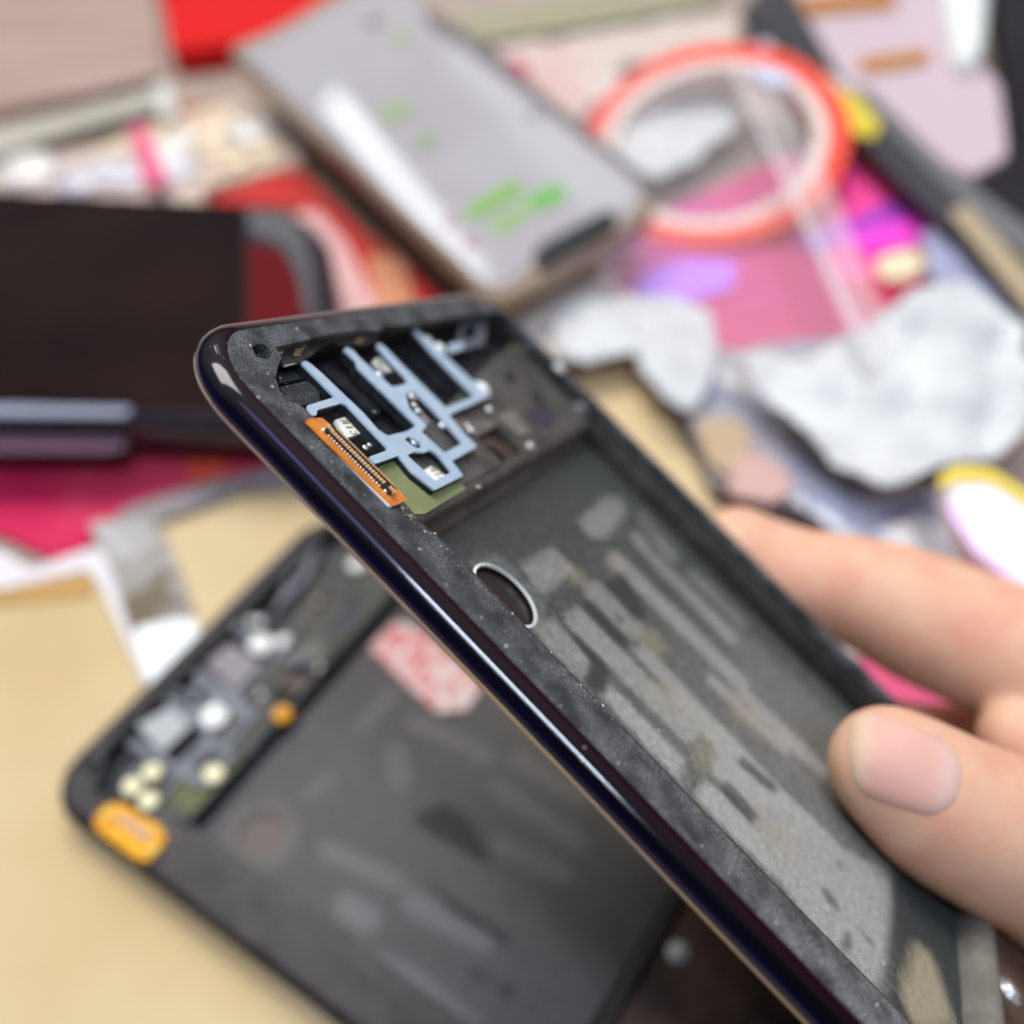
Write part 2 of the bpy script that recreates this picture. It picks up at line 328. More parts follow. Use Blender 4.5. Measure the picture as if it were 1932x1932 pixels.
def wear_lying(X, Y):
    pale, dark = np.full(X.shape, .32), np.zeros(X.shape); rr = np.random.default_rng(3)
    def add(A, reg, pts, v): A[inpoly(X, Y, G(reg, pts, FZ, LYING))] = v
    for pts, v in [(stripe('I', (890,210), (1160,330), 80), .6), (stripe('I', (700,220), (820,90), 40), .65), (stripe('I', (830,300), (850,420), 80), .6),
                   (stripe('I', (500,470), (600,400), 40), .6), (stripe('I', (1270,330), (1500,480), 70), .6), (stripe('I', (1190,430), (1500,640), 60), .6),
                   (stripe('I', (570,660), (850,790), 70), .65), (stripe('I', (640,860), (740,920), 110), .75), (stripe('I', (880,850), (1160,1000), 90), .7),
                   ([(430,880),(640,1000),(900,1080),(1150,1294),(880,1294),(400,960)], .7), (stripe('I', (1200,640), (1450,760), 70), .6)]: add(pale, 'I', pts, v)
    for pts, v in [([(910,520),(1010,490),(1110,560),(1190,720),(1120,700),(900,580)], .95), (stripe('I', (1020,860), (1230,990), 50), .8),
                   (stripe('I', (950,790), (1080,880), 40), .6), ([(1080,1080),(1160,1110),(1200,1160),(1100,1120)], .8), (stripe('I', (850,240), (1100,330), 25), .6),
                   ([(1220,1140),(1270,1160),(1240,1210),(1200,1190)], .9)]: add(dark, 'I', pts, v)
    q = G('I', [(345, 610)], FZ, LYING)[0]; r = np.hypot(X - q[0], Y - q[1])
    pale[(r < 6.4)] = .55
    return np.stack([blur(pale, 14), blur(dark, 10), 0 * X], -1)
m_floor = attr_mat('residue_and_light_bay_floor', [(.050, .058, .053), (.335, .335, .31), (.024, .029, .032), (.32, .275, .19)])
m_floor2 = attr_mat('dusty_bay_floor', [(.050, .047, .047), (.175, .165, .165), (.016, .019, .02), (.2, .2, .2)], speck=False)

def side_profile_loop(profile, outline_fn):
    bm = bmesh.new(); rings = []
    for off, z in profile:
        pts = outline_fn(off); rings.append([bm.verts.new((p[0], p[1], z)) for p in pts])
    n = len(rings[0])
    for a, b in zip(rings[:-1], rings[1:]):
        for i in range(n): bm.faces.new((a[i], b[i], b[(i + 1) % n], a[(i + 1) % n]))
    return bm, rings
WX, LY = 71., 158.
def outl(off): return rrect(0 - off, -LY - off, WX + off, 0 + off, 7. + off, 14)

def make_frame(name, label, pose, held, group):
    root = empty(name, pose_matrix(pose)); tag(root, label, 'phone frame', group)
    # ---- shell
    prof = [(0, -.02), (.30, -.03), (.7, -.14), (1.1, -.36), (1.45, -.72), (1.7, -1.15), (1.84, -1.6), (1.84, -2.05), (1.74, -2.45), (1.6, -2.72)]
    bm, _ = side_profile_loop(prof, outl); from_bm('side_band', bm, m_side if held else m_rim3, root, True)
    bm, _ = side_profile_loop([(1.6, -2.72), (1.66, -2.80), (1.50, -3.02), (1.22, -3.22), (1.1, -3.26)], outl); from_bm('edge_trim', bm, m_gold if held else m_rim3, root, True)
    bm, rings = side_profile_loop([(1.1, -3.26), (.4, -3.5), (-.8, -4.08), (-2.6, -4.9), (-4.6, -5.75), (-6.5, -6.2)], outl)
    bm.faces.new(rings[-1]); from_bm('back_cover', bm, m_back, root, True)
    # ---- rim plate, one big opening
    up = [(5.0, -22.6), (4.95, -16), (4.9, -10.9)] + [(q[0], q[1]) for q in G('F', [(1830,1440),(1640,1270),(1430,1200),(1350,1060),(1290,880),(1340,690),(1385,590),(1290,440)], 0)]
    up += [(q[0], q[1]) for q in G('A', [(190,560),(340,520),(600,460),(880,430),(1130,430),(1150,390),(1500,350)], 0)]
    hole = [(5.75, -LY + 8), (5.8, -94), (5.6, -60), (5.75, -40), (5.65, -27), (5.4, -24)] + up + [(60, -2.7), (69.6, -2.9), (70.3, -6), (70.3, -94), (70.3, -LY + 8)]
    ch = [loc_at(pd('F', x, y), 0, pose if held else HELD) for x, y in [(950,450),(1010,400),(1100,398),(1200,450),(1252,530),(1230,600),(1130,605),(1010,570)]]
    ch = [(q[0], -q[1]) for q in ch]
    rim = plate('rim', outl(0), [hole, ch], 0, 1.25, m_rim if held else m_rim3, root, bevel=.06, r=0, hr=0)
    bmx = bmesh.new()                       # moulded wall under the rim all the way round, following the bay
    inner = [(5.0, -LY + 7), (5.2, -23.0), (3.4, -22.4), (3.4, -2.4), (69.4, -2.4), (69.4, -LY + 7)]
    plate('frame_wall', outl(-.25), [inner], -1.27, 2.1, m_wallm, root)
    # narrow step inside the battery bay, left and right
    plate('bay_step', [(5.2, -94.8), (8.75, -94.8), (8.6, -60), (8.8, -26), (8.2, -23.6), (5.2, -23.6)], [], -1.3, 3.4, m_rim2, root, bevel=.08)
    plate('bay_step', [(68.6, -94.8), (70.2, -94.8), (70.2, -23.6), (68.6, -23.6)], [], -1.6, 3.2, m_wallm, root, bevel=.08)
    # ---- battery floor
    hx, hy, hr = 17.0, -33.2, 3.85
    if not held:
        q = G('I', [(345, 610)], FZ, LYING)[0]; hx, hy = q
    grid_mesh('bay_floor', 5.2, 70.0, -94.9, -23.9, .30, lambda X, Y: FZ + .035 * np.sin(X * .35) * np.cos(Y * .22), wear_light_held if held else wear_lying,
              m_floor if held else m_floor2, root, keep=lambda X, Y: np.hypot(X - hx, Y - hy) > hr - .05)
    def ringf(bm):
        for k in range(72):
            a0, a1 = 2 * math.pi * k / 72, 2 * math.pi * (k + 1) / 72
            P4 = []
            for a in (a0, a1):
                for r, z in ((hr + .24, FZ + .06), (hr - .05, FZ + .16), (hr - .09, FZ - .12)): P4.append(bm.verts.new((hx + r * math.cos(a), hy + r * math.sin(a), z)))
            for i in (0, 1): bm.faces.new((P4[i], P4[i + 3], P4[i + 4], P4[i + 1]))
    if held:
        rg = one('hole_ring', ringf, m_ring, root)
    one('hole_bottom', lambda bm: disc(bm, (hx, hy, FZ - .65), hr + .1, .3, 48), m_hole if held else mat('brown_disc', (.115, .09, .078), .5), root)
    # ---- shelf of the upper bay and its divider towards the battery
    bm = bmesh.new(); pr = [(-22.1, -2.0), (-22.8, -2.03), (-23.2, -2.2), (-23.42, -2.55), (-23.6, -3.3), (-23.85, -4.1), (-24.25, -4.4), (-24.7, -4.82), (-24.7, -6)]
    rows = [[bm.verts.new((x, y, z)) for x in np.linspace(6.0, 69.6, 40)] for y, z in pr]
    for a, b in zip(rows[:-1], rows[1:]):
        for i in range(39): bm.faces.new((a[i], b[i], b[i + 1], a[i + 1]))
    from_bm('bay_divider', bm, m_shelf if held else m_deep, root, True)  # on the lying frame the black divider stands in for its shadow
    GZ = -1.15
    HG = lambda reg, pts, z=GZ: G(reg, pts, z, HELD)     # both frames are the same part, measured on the held one
    wells = [HG('B', [(580,350),(800,240),(960,400),(1090,540),(880,650)], -2.0)]
    sh = [(3.6, -22.12), (3.6, -14.5)] + HG('g1', [(1110,1060),(1260,940),(1380,845),(1500,735),(1660,570),(1800,430),(1932,330)], -2.0) + [(69.3, -9.5), (69.3, -22.12)]
    plate('shelf_plate', sh, wells, -2.0, .9, m_shelf, root, bevel=.05, hr=.35)
    plate('shelf_base', [(3.45, -23.1), (3.45, -2.5), (69.4, -2.5), (69.4, -23.1)], [], -3.6, .5, m_deep, root)
    # oval hole seen inside the sunken window
    plate('sunken_oval', HG('B', [(640,430),(720,440),(830,520),(895,640),(850,650),(740,550)], -2.9), [], -2.9, .1, m_black, root, r=.6)
    plate('sunken_window', HG('B', [(560,330),(820,220),(1010,420),(1110,540),(880,660)], -2.9), [], -3.0, .3, m_brown, root)
    # ---- gasket
    og = [('A',275,1300),('A',600,1200),('A',205,800),('A',230,770),('A',300,800),('A',420,900),('A',930,1385),('A',1100,1580),('A',1210,1650),('A',1330,1620),('A',1430,1600),('A',1545,1530),
          ('A',1200,1190),('A',870,870),('A',850,790),('A',700,650),('A',730,620),('A',800,650),('A',900,760),('A',1160,990),('A',1210,1040),('A',1260,1080),('A',1370,1065),('A',1450,1030),('A',1420,980),
          ('A',1290,840),('A',1080,610),('A',1100,570),('A',1170,610),('A',1400,850),('A',1880,1320),('C',110,1040),('C',400,930),('C',0,520),('C',-190,300),('C',-160,280),
          ('C',40,470),('C',380,780),('C',480,790),('C',560,920),('C',150,1110),('C',300,1290),('C',425,1415),('C',180,1555),('B',450,730),
          ('B',175,870),('B',-40,700),('D',1430,900),('D',1090,1020),('D',1000,920),('D',1250,830),('D',1270,790),('D',680,170),('D',600,140),('D',250,240),('D',240,320),('D',160,320)]
    outer = [G(r, [(x, y)], GZ, HELD)[0] for r, x, y in og]
    holes = [HG('A', [(1420,1165),(1520,1135),(1880,1500),(2080,1730),(1870,1850),(1600,1600),(1665,1540),(1640,1500),(1460,1330)]),
             HG('A', [(1400,1690),(1462,1655),(1600,1740),(1605,1790),(1540,1795)]),
             HG('D', [(1550,893),(1660,845),(1790,858),(1895,818),(2010,900)]) + HG('B', [(340,690),(180,782)])]
    gm = m_gask if held else m_gask2
    plate('gasket', outer, holes, GZ, .22, gm, root, r=.18, hr=.3)
    plate('gasket_rib', outer, holes, GZ - .23, 1.0, m_deep, root, r=.18, hr=.3)
    # square sensor frame near the far corner
    sq = HG('C', [(270,200),(520,180),(490,430),(220,500)], -1.6)
    plate('sensor_frame', sq, [HG('C', [(300,270),(430,250),(410,350),(285,395)], -1.6)], -1.6, .6, mat('slate_frame', (.10, .11, .13), .5) if held else gm, root, r=.3, hr=.1)
    if held:
        plate('sensor_tab', HG('C', [(150,430),(280,410),(290,470),(170,510)], -1.6), [], -1.55, .5, m_gask, root, r=.2)
    # olive pad
    plate('olive_pad', HG('g1', [(1115,1075),(1235,1003),(1290,1040),(1440,1215),(1600,1150),(1640,1190),(1400,1337),(1340,1337)], -1.95), [], -1.93, .12, m_olive if held else mat('dull_olive_pad', (.12, .125, .055), .6), root, r=.15)
    # camera tubes lying in the two long valleys
    for pts in ([('A', 480, 850), ('A', 1100, 1400), 1.5], [('A', 1500, 700), ('C', 200, 900), 2.0]):
        a = G(pts[0][0], [pts[0][1:]], -3.0, HELD)[0]; b = G(pts[1][0], [pts[1][1:]], -3.0, HELD)[0]; w = pts[2]
        dx, dy = b[0] - a[0], b[1] - a[1]; L = math.hypot(dx, dy)
        one('sunken_block', lambda bm: box(bm, ((a[0] + b[0]) / 2, (a[1] + b[1]) / 2, -3.2), (L, w * 1.6, .7), math.atan2(dy, dx)), m_deep, root)
    # contacts with gold marks
    def contact(reg, pts, z, gold):
        c = plate('contact_block', HG(reg, pts, z), [], z, .5, m_white, root, bevel=.04, r=.12)
        q = HG(reg, gold, z); a, b, d = np.array(q[0]), np.array(q[1]), np.array(q[3])
        bm = bmesh.new()
        for i in range(4):
            for j in range(2 if i in (1, 2) else 3):
                p = a + (b - a) * (i + .5) / 4 + (d - a) * (j + .5) / 3; box(bm, (p[0], p[1], z + .03), (.24, .17, .07), .3)
        for s_ in (0, 1):
            p = a + (b - a) * .5 + (d - a) * s_; v = (b - a); box(bm, (p[0], p[1], z + .02), (np.linalg.norm(v) * .95, .09, .07), math.atan2(v[1], v[0]))
        from_bm('gold_contacts', bm, m_cgold, c)
    if held:
        contact('D', [(510,380),(650,340),(900,520),(880,580),(700,640)], -2.2, [(590,400),(690,400),(830,560),(740,590)])
        contact('D', [(1800,1110),(1900,1050),(2140,1210),(2100,1290),(2000,1330)], -1.75, [(1880,1100),(1980,1080),(2110,1210),(2030,1260)])
    # solder blobs, LEDs, screws
    blobs = [('A',1120,940,.5,-1.7,m_steel),('A',1490,1200,.6,-1.5,m_steel),('A',1520,1300,.4,-1.6,m_steel),('A',1570,1370,.48,-1.6,m_steel),
             ('A',1845,1540,.52,-1.6,m_steel),('A',1780,1410,.18,-1.6,m_steel),('A',1480,1690,.3,-1.45,m_steel),('A',1520,1740,.38,-1.4,m_steel),('A',950,1790,.36,-2.1,m_steel),('A',1000,1760,.30,-2.1,m_steel),
             ('A',1340,1300,.22,-1.6,m_cream),('A',1055,1380,.25,-1.8,m_debris),('C',540,1060,.55,-1.6,m_steel),('C',370,1260,.55,-1.6,m_steel),('C',330,1215,.35,-1.8,m_steel),
             ('C',480,860,1.0,-1.3,m_white),('C',60,470,.9,-1.9,m_white),('C',940,1415,.6,-1.7,m_steel),('C',875,485,.75,-1.6,m_shelf),('C',1425,1050,1.0,-1.7,m_gask2),
             ('C',1220,660,.9,.1,m_ring),('C',-60,400,.9,-2.1,m_white),('B',590,838,.20,-1.95,m_steel),('B',615,845,.14,-1.95,m_steel),('C',500,1025,.45,-1.9,m_shelf)]
    for reg, x, y, r, z, m in blobs:
        q = HG(reg, [(x, y)], z)[0]
        if not held and m is m_shelf: continue
        one('solder_bead' if r < .5 else 'screw', lambda bm: ball(bm, (q[0], q[1], z), r, (1, 1, .6)), m, root, True)
    plate('tinted_window', HG('A', [(1520,1180),(1620,1200),(1860,1480),(1830,1560),(1760,1590),(1560,1390)], -2.2), [], -2.25, .2, m_pinkwin, root, r=.3)
    chip = mat('pearly_chip', (.62, .63, .58), .35, base2=(.30, .31, .29), nscale=.9, ncon=(.4, .55)) if held else m_gask2
    plate('pearly_chip', HG('A', [(1040,780),(1090,735),(1150,740),(1290,880),(1270,905),(1180,915),(1100,880)], -1.7), [], -1.7, .6, chip, root, bevel=.05, r=.2)
    plate('silver_foot', HG('A', [(1080,910),(1160,920),(1170,980),(1110,980)], -1.8), [], -1.8, .5, chip, root, r=.2)
    if held:
        plate('brown_chip', HG('A', [(1010,830),(1060,800),(1110,880),(1070,910)], -1.9), [], -1.9, .4, m_brown, root, r=.1)
        # step under the top rim that carries the antenna contacts
        plate('antenna_step', G('F', [(1300,452),(1640,375)], -1.0) + G('A', [(600,480),(880,450),(1120,450),(1100,540),(960,600),(820,600),(700,600),(560,560),(420,640),(300,740),(200,790)], -1.0) + G('F', [(1600,690),(1400,705),(1372,600)], -1.0), [], -1.0, .25,
              mat('charcoal_step', (.022, .022, .023), .5, base2=(.06, .06, .06), nscale=.7, ncon=(.45, .7), bump=.06, bscale=1.5), root, r=.4)
        plate('white_slit', G('F', [(1410,705),(1550,672),(1590,680),(1420,722)], -.95), [], -.95, .15, mat('grey_edge_line', (.3, .29, .28), .4), root)
        plate('pocket_floor', G('F', [(1330,800),(1650,720),(1780,880),(1350,960)], -2.3), [], -2.3, .3, mat('pocket_grey', (.05, .052, .048), .5), root, bevel=.08, r=.3)
        plate('pocket_floor', G('F', [(1350,1010),(1790,920),(1932,1090),(1932,1240),(1700,1290),(1430,1200)], -2.0), [], -2.0, .3, mat('pocket_slate', (.03, .033, .036), .5, base2=(.12, .125, .13), nscale=1.5, ncon=(.5, .75)), root, bevel=.08, r=.3)
        plate('taupe_pad', HG('C', [(150,1140),(620,1170),(640,1195),(420,1320),(330,1290)], -1.96), [], -1.94, .05, mat('taupe_shelf', (.11, .10, .088), .45, base2=(.15, .14, .12), nscale=.3), root, r=.2)
    # faint relief on the far end of the shelf
    plate('ribbed_block', HG('C', [(630,1110),(760,1060),(950,1280),(850,1310),(640,1150)], -1.7), [], -1.72, .25, m_tan, root, bevel=.05, r=.3)
    plate('dark_boss', HG('C', [(690,680),(770,680),(800,780),(730,800)], -1.8), [], -1.85, .2, m_deep, root, r=.3)
    plate('dark_boss', HG('C', [(940,890),(1010,880),(1090,990),(1060,1030)], -1.8), [], -1.85, .2, m_deep, root, r=.3)
    plate('blue_black_patch', HG('C', [(880,1060),(1080,1010),(1200,1140),(1120,1250),(950,1180)], -1.9), [], -1.92, .1, mat('blue_black', (.035, .035, .055), .5), root, r=.8)
    if held:
        # gold-dotted antenna contacts under the top wall
        for pts in ([('F',1330,490),('F',1440,460),('F',1380,530),('F',1340,540)], [('F',1590,430),('F',1735,410),('F',1640,570),('F',1540,575)], [('A',860,500),('A',990,460),('A',930,570),('A',820,590)]):
            q = [G(p[0], [p[1:]], -.95)[0] for p in pts]
            c = plate('antenna_contact', q, [], -.96, .1, m_deep, root)
            def dots(bm):
                for i in range(5):
                    for j in range(4):
                        u, v = (i + .5) / 5, (j + .5) / 4
                        p = (np.array(q[0]) * (1 - u) + np.array(q[1]) * u) * (1 - v) + (np.array(q[3]) * (1 - u) + np.array(q[2]) * u) * v
                        box(bm, (p[0], p[1], -.95), (.17, .12, .07), .4)
            one('gold_dots', dots, m_pinmetal, c)
        one('rim_debris', lambda bm: [ball(bm, (G('D', [(1480 + 22 * i + random.uniform(-30, 30), 1660 + 22 * i + random.uniform(-50, 50))], .1)[0][0], G('D', [(1480 + 22 * i, 1660 + 22 * i + random.uniform(-30, 30))], .1)[0][1], .05), random.uniform(.12, .34), (1, 1, .7), 1) for i in range(9)], m_debris, root, True)
    # ---- display connector
    if held:
        z0 = .25; DG = lambda pts, z=z0: G('D', pts, z)
        fl = plate('connector_flex', DG([(85,400),(130,365),(300,350),(350,375),(500,500),(1440,1400),(1550,1545),(1370,1630),(1310,1610),(100,440)]), [], z0, .10, m_orange, root, r=.1)
        plate('flex_backing', DG([(150,470),(500,600),(1440,1500),(1330,1640),(1290,1630)], z0 - .1), [], z0 - .11, .16, m_white, fl, r=.05)
        a = np.array(DG([(395, 500)], z0 + .45)[0]); b = np.array(DG([(1330, 1420)], z0 + .45)[0]); d = b - a; L = np.linalg.norm(d); d /= L
        nrm = np.array([-d[1], d[0]]); nrm = nrm if nrm[0] > 0 else -nrm; ang = math.atan2(d[1], d[0]); cc = (a + b) / 2 + nrm * .38
        bd = one('connector_body', lambda bm: (box(bm, (*cc, z0 + .17), (L + .15, 1.05, .28), ang),
             box(bm, (*(cc + nrm * .42), z0 + .36), (L + .1, .16, .28), ang), box(bm, (*(cc - nrm * .42), z0 + .33), (L + .1, .2, .22), ang)), m_conn, fl)
        def row(p, q, n, z):
            A_, B_ = np.array(DG([p], z)[0]), np.array(DG([q], z)[0]); return [A_ + (B_ - A_) * k / (n - 1) for k in range(n)]
        def pins(bm):
            for p in row((480, 555), (1215, 1280), 20, z0 + .52):
                box(bm, (p[0], p[1], z0 + .42), (.24, .50, .24), ang); ball(bm, (p[0], p[1], z0 + .52), .15, (1, 1, .5), 1)
            for p in row((545, 515), (1330, 1300), 22, z0 + .55): box(bm, (p[0], p[1], z0 + .46), (.24, .16, .20), ang)
        one('pin_row', pins, m_pinmetal, bd)
        def joints(bm):
            for p in row((425, 615), (1155, 1335), 20, z0 + .1): ball(bm, (p[0], p[1], z0 + .07), .14, (1, 1, .9), 1)
            for p in row((348, 530), (1242, 1412), 2, z0 + .1): ball(bm, (p[0], p[1], z0 + .07), .24, (1, 1, .9), 1)
        one('solder_row', joints, m_solder, fl, True)
        for s_ in (0, 1):
            e = (a if s_ == 0 else b) + nrm * .25 + d * (.1 if s_ == 0 else -.1)
            one('end_post', lambda bm: box(bm, (*e, z0 + .42), (.7, .34, .32), ang), m_pinmetal, bd)
    if held:                                # dust and grit that clings to the rim and the floor
        bm = bmesh.new(); rr = random.Random(4)
        for reg, z, pts in (('g2', .05, [(280,480),(150,380),(650,850),(120,480),(620,1045),(470,870),(1070,1625),(1050,1700),(1260,1715),(200,385),(270,690),(930,1385),(700,1130)]), ('g2', -1.25, [(1045,1265),(1105,1330),(1130,1358),(1180,1385),(960,1180),(880,1080)]),
                ('g2', FZ + .1, [(870,625),(970,880),(1040,1120),(1500,1530)]), ('g4', .05, [(335,768),(710,1150),(1207,1558),(470,900),(560,990)]), ('g4', FZ + .1, [(1080,885),(932,1120),(1238,1345),(825,955),(385,490),(640,715)]),
                ('F', .05, [(1195,835),(1170,825),(1030,1165),(930,420),(1250,1020),(1610,180),(1820,1900)])):
            for q in G(reg, pts, z):
                for k in range(rr.randint(1, 3)): ball(bm, (q[0] + rr.uniform(-.12, .12), q[1] + rr.uniform(-.12, .12), z), rr.uniform(.05, .13), (1, rr.uniform(.5, 1.4), .6), 1)
        for k in range(420):                # fine grit along the rim
            y = -rr.uniform(1, 100); x = rr.choice((rr.gauss(.35, .25), rr.gauss(5.4, .25), rr.uniform(.3, 5.4))); x = min(5.5, max(.1, x))
            if -22 < y < -9 and x > 3: x = rr.uniform(.2, 2.8)
            ball(bm, (x, y, .01), rr.uniform(.018, .05), (1, rr.uniform(.6, 1.8), .5), 1)
        dust = from_bm('dust', bm, mat('pale_dust', (.55, .54, .52), .6), root); dust['kind'] = 'stuff'
    # ---- ledge at the lower end of the battery bay, brown lower shell
    bm = bmesh.new(); pr = [(-94.7, -6), (-94.8, -4.7), (-95.3, -3.2), (-96.2, -2.15), (-96.9, -2.0), (-97.6, -2.05), (-97.9, -2.7), (-98.0, -3.4)]
    rows = [[bm.verts.new((x, y, z)) for x in np.linspace(5.4, 69.6, 30)] for y, z in pr]
    for a_, b_ in zip(rows[:-1], rows[1:]):
        for i in range(29): bm.faces.new((a_[i], b_[i], b_[i + 1], a_[i + 1]))
    from_bm('lower_ledge', bm, m_tan if held else m_wallm, root, True)
    plate('lower_shell', [(4.9, -97.8), (69.5, -97.8), (69.5, -LY + 6.9), (4.9, -LY + 6.9)], [], -3.3, .8, m_brown, root, bevel=.1)
    plate('lower_base', [(4.9, -97.9), (69.5, -97.9), (69.5, -LY + 6.9), (4.9, -LY + 6.9)], [], -4.3, .5, m_deep, root)
    for x, y, r in ((34.5, -100.6, 1.05), (62, -101, 1.), (12, -103, .9), (55, -125, 1.)):
        one('screw', lambda bm: (disc(bm, (x, y, -3.0), r, .7), disc(bm, (x, y, -3.2), r * 1.6, .3)), m_steel if held else m_ring, root, True)
    if not held:
        for X_, Y_, r, m, reg in [(570,1310,1.75,m_cream,'H'),(475,1380,1.75,m_cream,'H'),(553,1447,1.75,m_cream,'H'),(868,1318,1.8,m_cream,'H'),(1200,1030,1.7,m_orange2,'H'),
                                  (1095,690,2.3,m_white,'H'),(870,1040,2.4,m_white,'H'),(1560,310,1.8,m_white,'H'),(1200,680,1.2,m_ring,'H'),(1295,760,1.8,m_gask2,'H'),(670,1640,1.0,mat('copper_spot', (.62, .40, .32), .4),'H'),
                                  (990,620,1.2,m_gask2,'H'),(1440,300,.9,m_gask2,'H'),(1370,490,1.0,mat('dull_copper', (.30, .22, .19), .5),'H'),(700,930,1.0,m_gask2,'H')]:
            z = -.9; q = loc_at(pd(reg, X_, Y_), z, LYING)
            one('contact_pad', lambda bm: disc(bm, (q[0], -q[1], z - .1), r, .5, 20, r * .8), m, root)
        plate('pale_label', G('H', [(500,1090),(660,1000),(760,1090),(620,1220)], -1., LYING), [], -1., .3, mat('grey_label', (.40, .42, .42), .5), root, r=.6)
        plate('pale_label', G('H', [(830,790),(950,690),(1100,790),(980,920)], -1., LYING), [], -1., .3, mat('dull_label', (.24, .22, .23), .5), root, r=.6)
        fl = plate('connector_flex', G('H', [(290,1540),(350,1475),(430,1465),(630,1590),(640,1650),(560,1745),(500,1740),(300,1590)], .6, LYING), [], .7, .9, m_orange2, root, r=1.2)
        plate('connector_body', G('H', [(390,1530),(420,1510),(580,1610),(540,1650)], 1.2, LYING), [], 1.1, .5, mat('brass_pins', (.5, .33, .22), .4), fl, r=.2)
        for X_, Y_ in ((350, 1520), (575, 1690)):
            q = loc_at(pd('H', X_, Y_), 1.2, LYING); one('brass_post', lambda bm: ball(bm, (q[0], -q[1], 1.), .95, (1, 1, .7)), mat('brass_yellow', (.95, .66, .14), .3), fl, True)
        plate('bay_sticker', G('d', [(697,1222),(748,1172),(800,1190),(915,1290),(880,1340),(825,1345),(745,1270)], FZ + .4, LYING), [], FZ + .5, .4,
              mat('pink_blotched_sticker', (.75, .66, .64), .6, base2=(.70, .19, .20), nscale=.30, ncon=(.40, .58), detail=4), root, r=.8)
    return root

make_frame('phone_frame', 'empty phone chassis held up in the fingers, with a pale blue gasket and orange connector', HELD, True, 'stripped phone frames')
make_frame('phone_frame', 'empty phone chassis lying on brown paper, pink sticker in its bay', LYING, False, 'stripped phone frames')

# ------------------------------------------------------------------ things on the counter
def tri_plate(name, pts3, h, thick, m, parent=None, bevel=.3, r=1.5):
    return plate(name, pts3, [], h, thick, m, parent, bevel=bevel, r=r)
def W2(reg, pts, h):                   # picture points -> counter coordinates in mm at height h
    return [tuple(at(pd(reg, *p), h)[:2] * 1000) for p in pts]
def thing(name, reg, pts, h, thick, m, label=None, cat=None, group=None, parent=None, bevel=.2, r=1.5):
    o = plate(name, W2(reg, pts, h), [], h, thick, m, parent, bevel=min(bevel, thick * .4), r=r)
    if label: tag(o, label, cat, group)
    return o
# counter
bm = bmesh.new(); bmesh.ops.create_grid(bm, x_segments=2, y_segments=2, size=2500, matrix=Matrix.Translation((0, 600, 0)))
o = from_bm('counter_top', bm, mat('counter', (.32, .24, .20), .4, base2=(.42, .34, .28), nscale=.01)); o['kind'] = 'structure'

m_kraft = mat('kraft_paper', (.56, .42, .215), .75, spec=.2, base2=(.62, .485, .28), nscale=.018, ncon=(.4, .6), bump=2.2, bscale=.03, detail=2)
def sheet(name, reg, pts, h, m, amp, wl, label, cat, group=None, step=2.5, seed=1, thick=.15, jag=1.3):
    """a thin sheet with real folds: subdivided polygon lifted by smooth noise"""
    poly = rnd(W2(reg, pts, h), 2.0); r0 = np.random.default_rng(seed + 100)
    if jag:
        q_ = []
        for a_, b_ in zip(poly, poly[1:] + poly[:1]):
            L_ = math.hypot(b_[0] - a_[0], b_[1] - a_[1]); k_ = max(1, int(L_ / 4))
            for i_ in range(k_):
                t_ = i_ / k_; q_.append((a_[0] * (1 - t_) + b_[0] * t_ + (r0.uniform(-jag, jag) if i_ else 0), a_[1] * (1 - t_) + b_[1] * t_ + (r0.uniform(-jag, jag) if i_ else 0)))
        poly = q_
    xs = [p[0] for p in poly]; ys = [p[1] for p in poly]
    r_ = np.random.default_rng(seed)
    waves = [(r_.uniform(.5, 1.6) * 2 * math.pi / wl, r_.uniform(0, 2 * math.pi), r_.uniform(0, 6.28), r_.uniform(.3, 1)) for _ in range(9)]
    def zf(x, y): return sum(a * abs(math.sin(k * (x * math.cos(t) + y * math.sin(t)) + p)) for k, t, p, a in waves) / 3
    bm = bmesh.new(); nx, ny = max(2, int((max(xs) - min(xs)) / step)), max(2, int((max(ys) - min(ys)) / step))
    vs = [bm.verts.new((p[0], p[1], 0)) for p in poly]; bm.faces.new(vs); bm.normal_update()
    for ax, lo, n in ((0, min(xs), nx), (1, min(ys), ny)):
        for i in range(1, n):
            c = [0, 0, 0]; c[ax] = lo + i * step; nn = [0, 0, 0]; nn[ax] = 1
            bmesh.ops.bisect_plane(bm, geom=bm.verts[:] + bm.edges[:] + bm.faces[:], plane_co=c, plane_no=nn)
    for v in bm.verts: v.co.z = h + amp * zf(v.co.x, v.co.y)
    o = from_bm(name, bm, m, None, True); so = o.modifiers.new('thick', 'SOLIDIFY'); so.thickness = thick * MM; so.offset = -1
    return tag(o, label, cat, group)
sheet('kraft_paper', 'd', [(300,965),(440,925),(640,880),(900,780),(1060,720),(1198,673),(1337,923),(1420,1080),(1560,1500),(1600,2150),(-150,2150),(-150,1120),(170,1085)], .3, m_kraft, .5, 70,
      'large tan kraft paper sheet under the lying phone frame', 'paper', step=5, seed=5, jag=0)
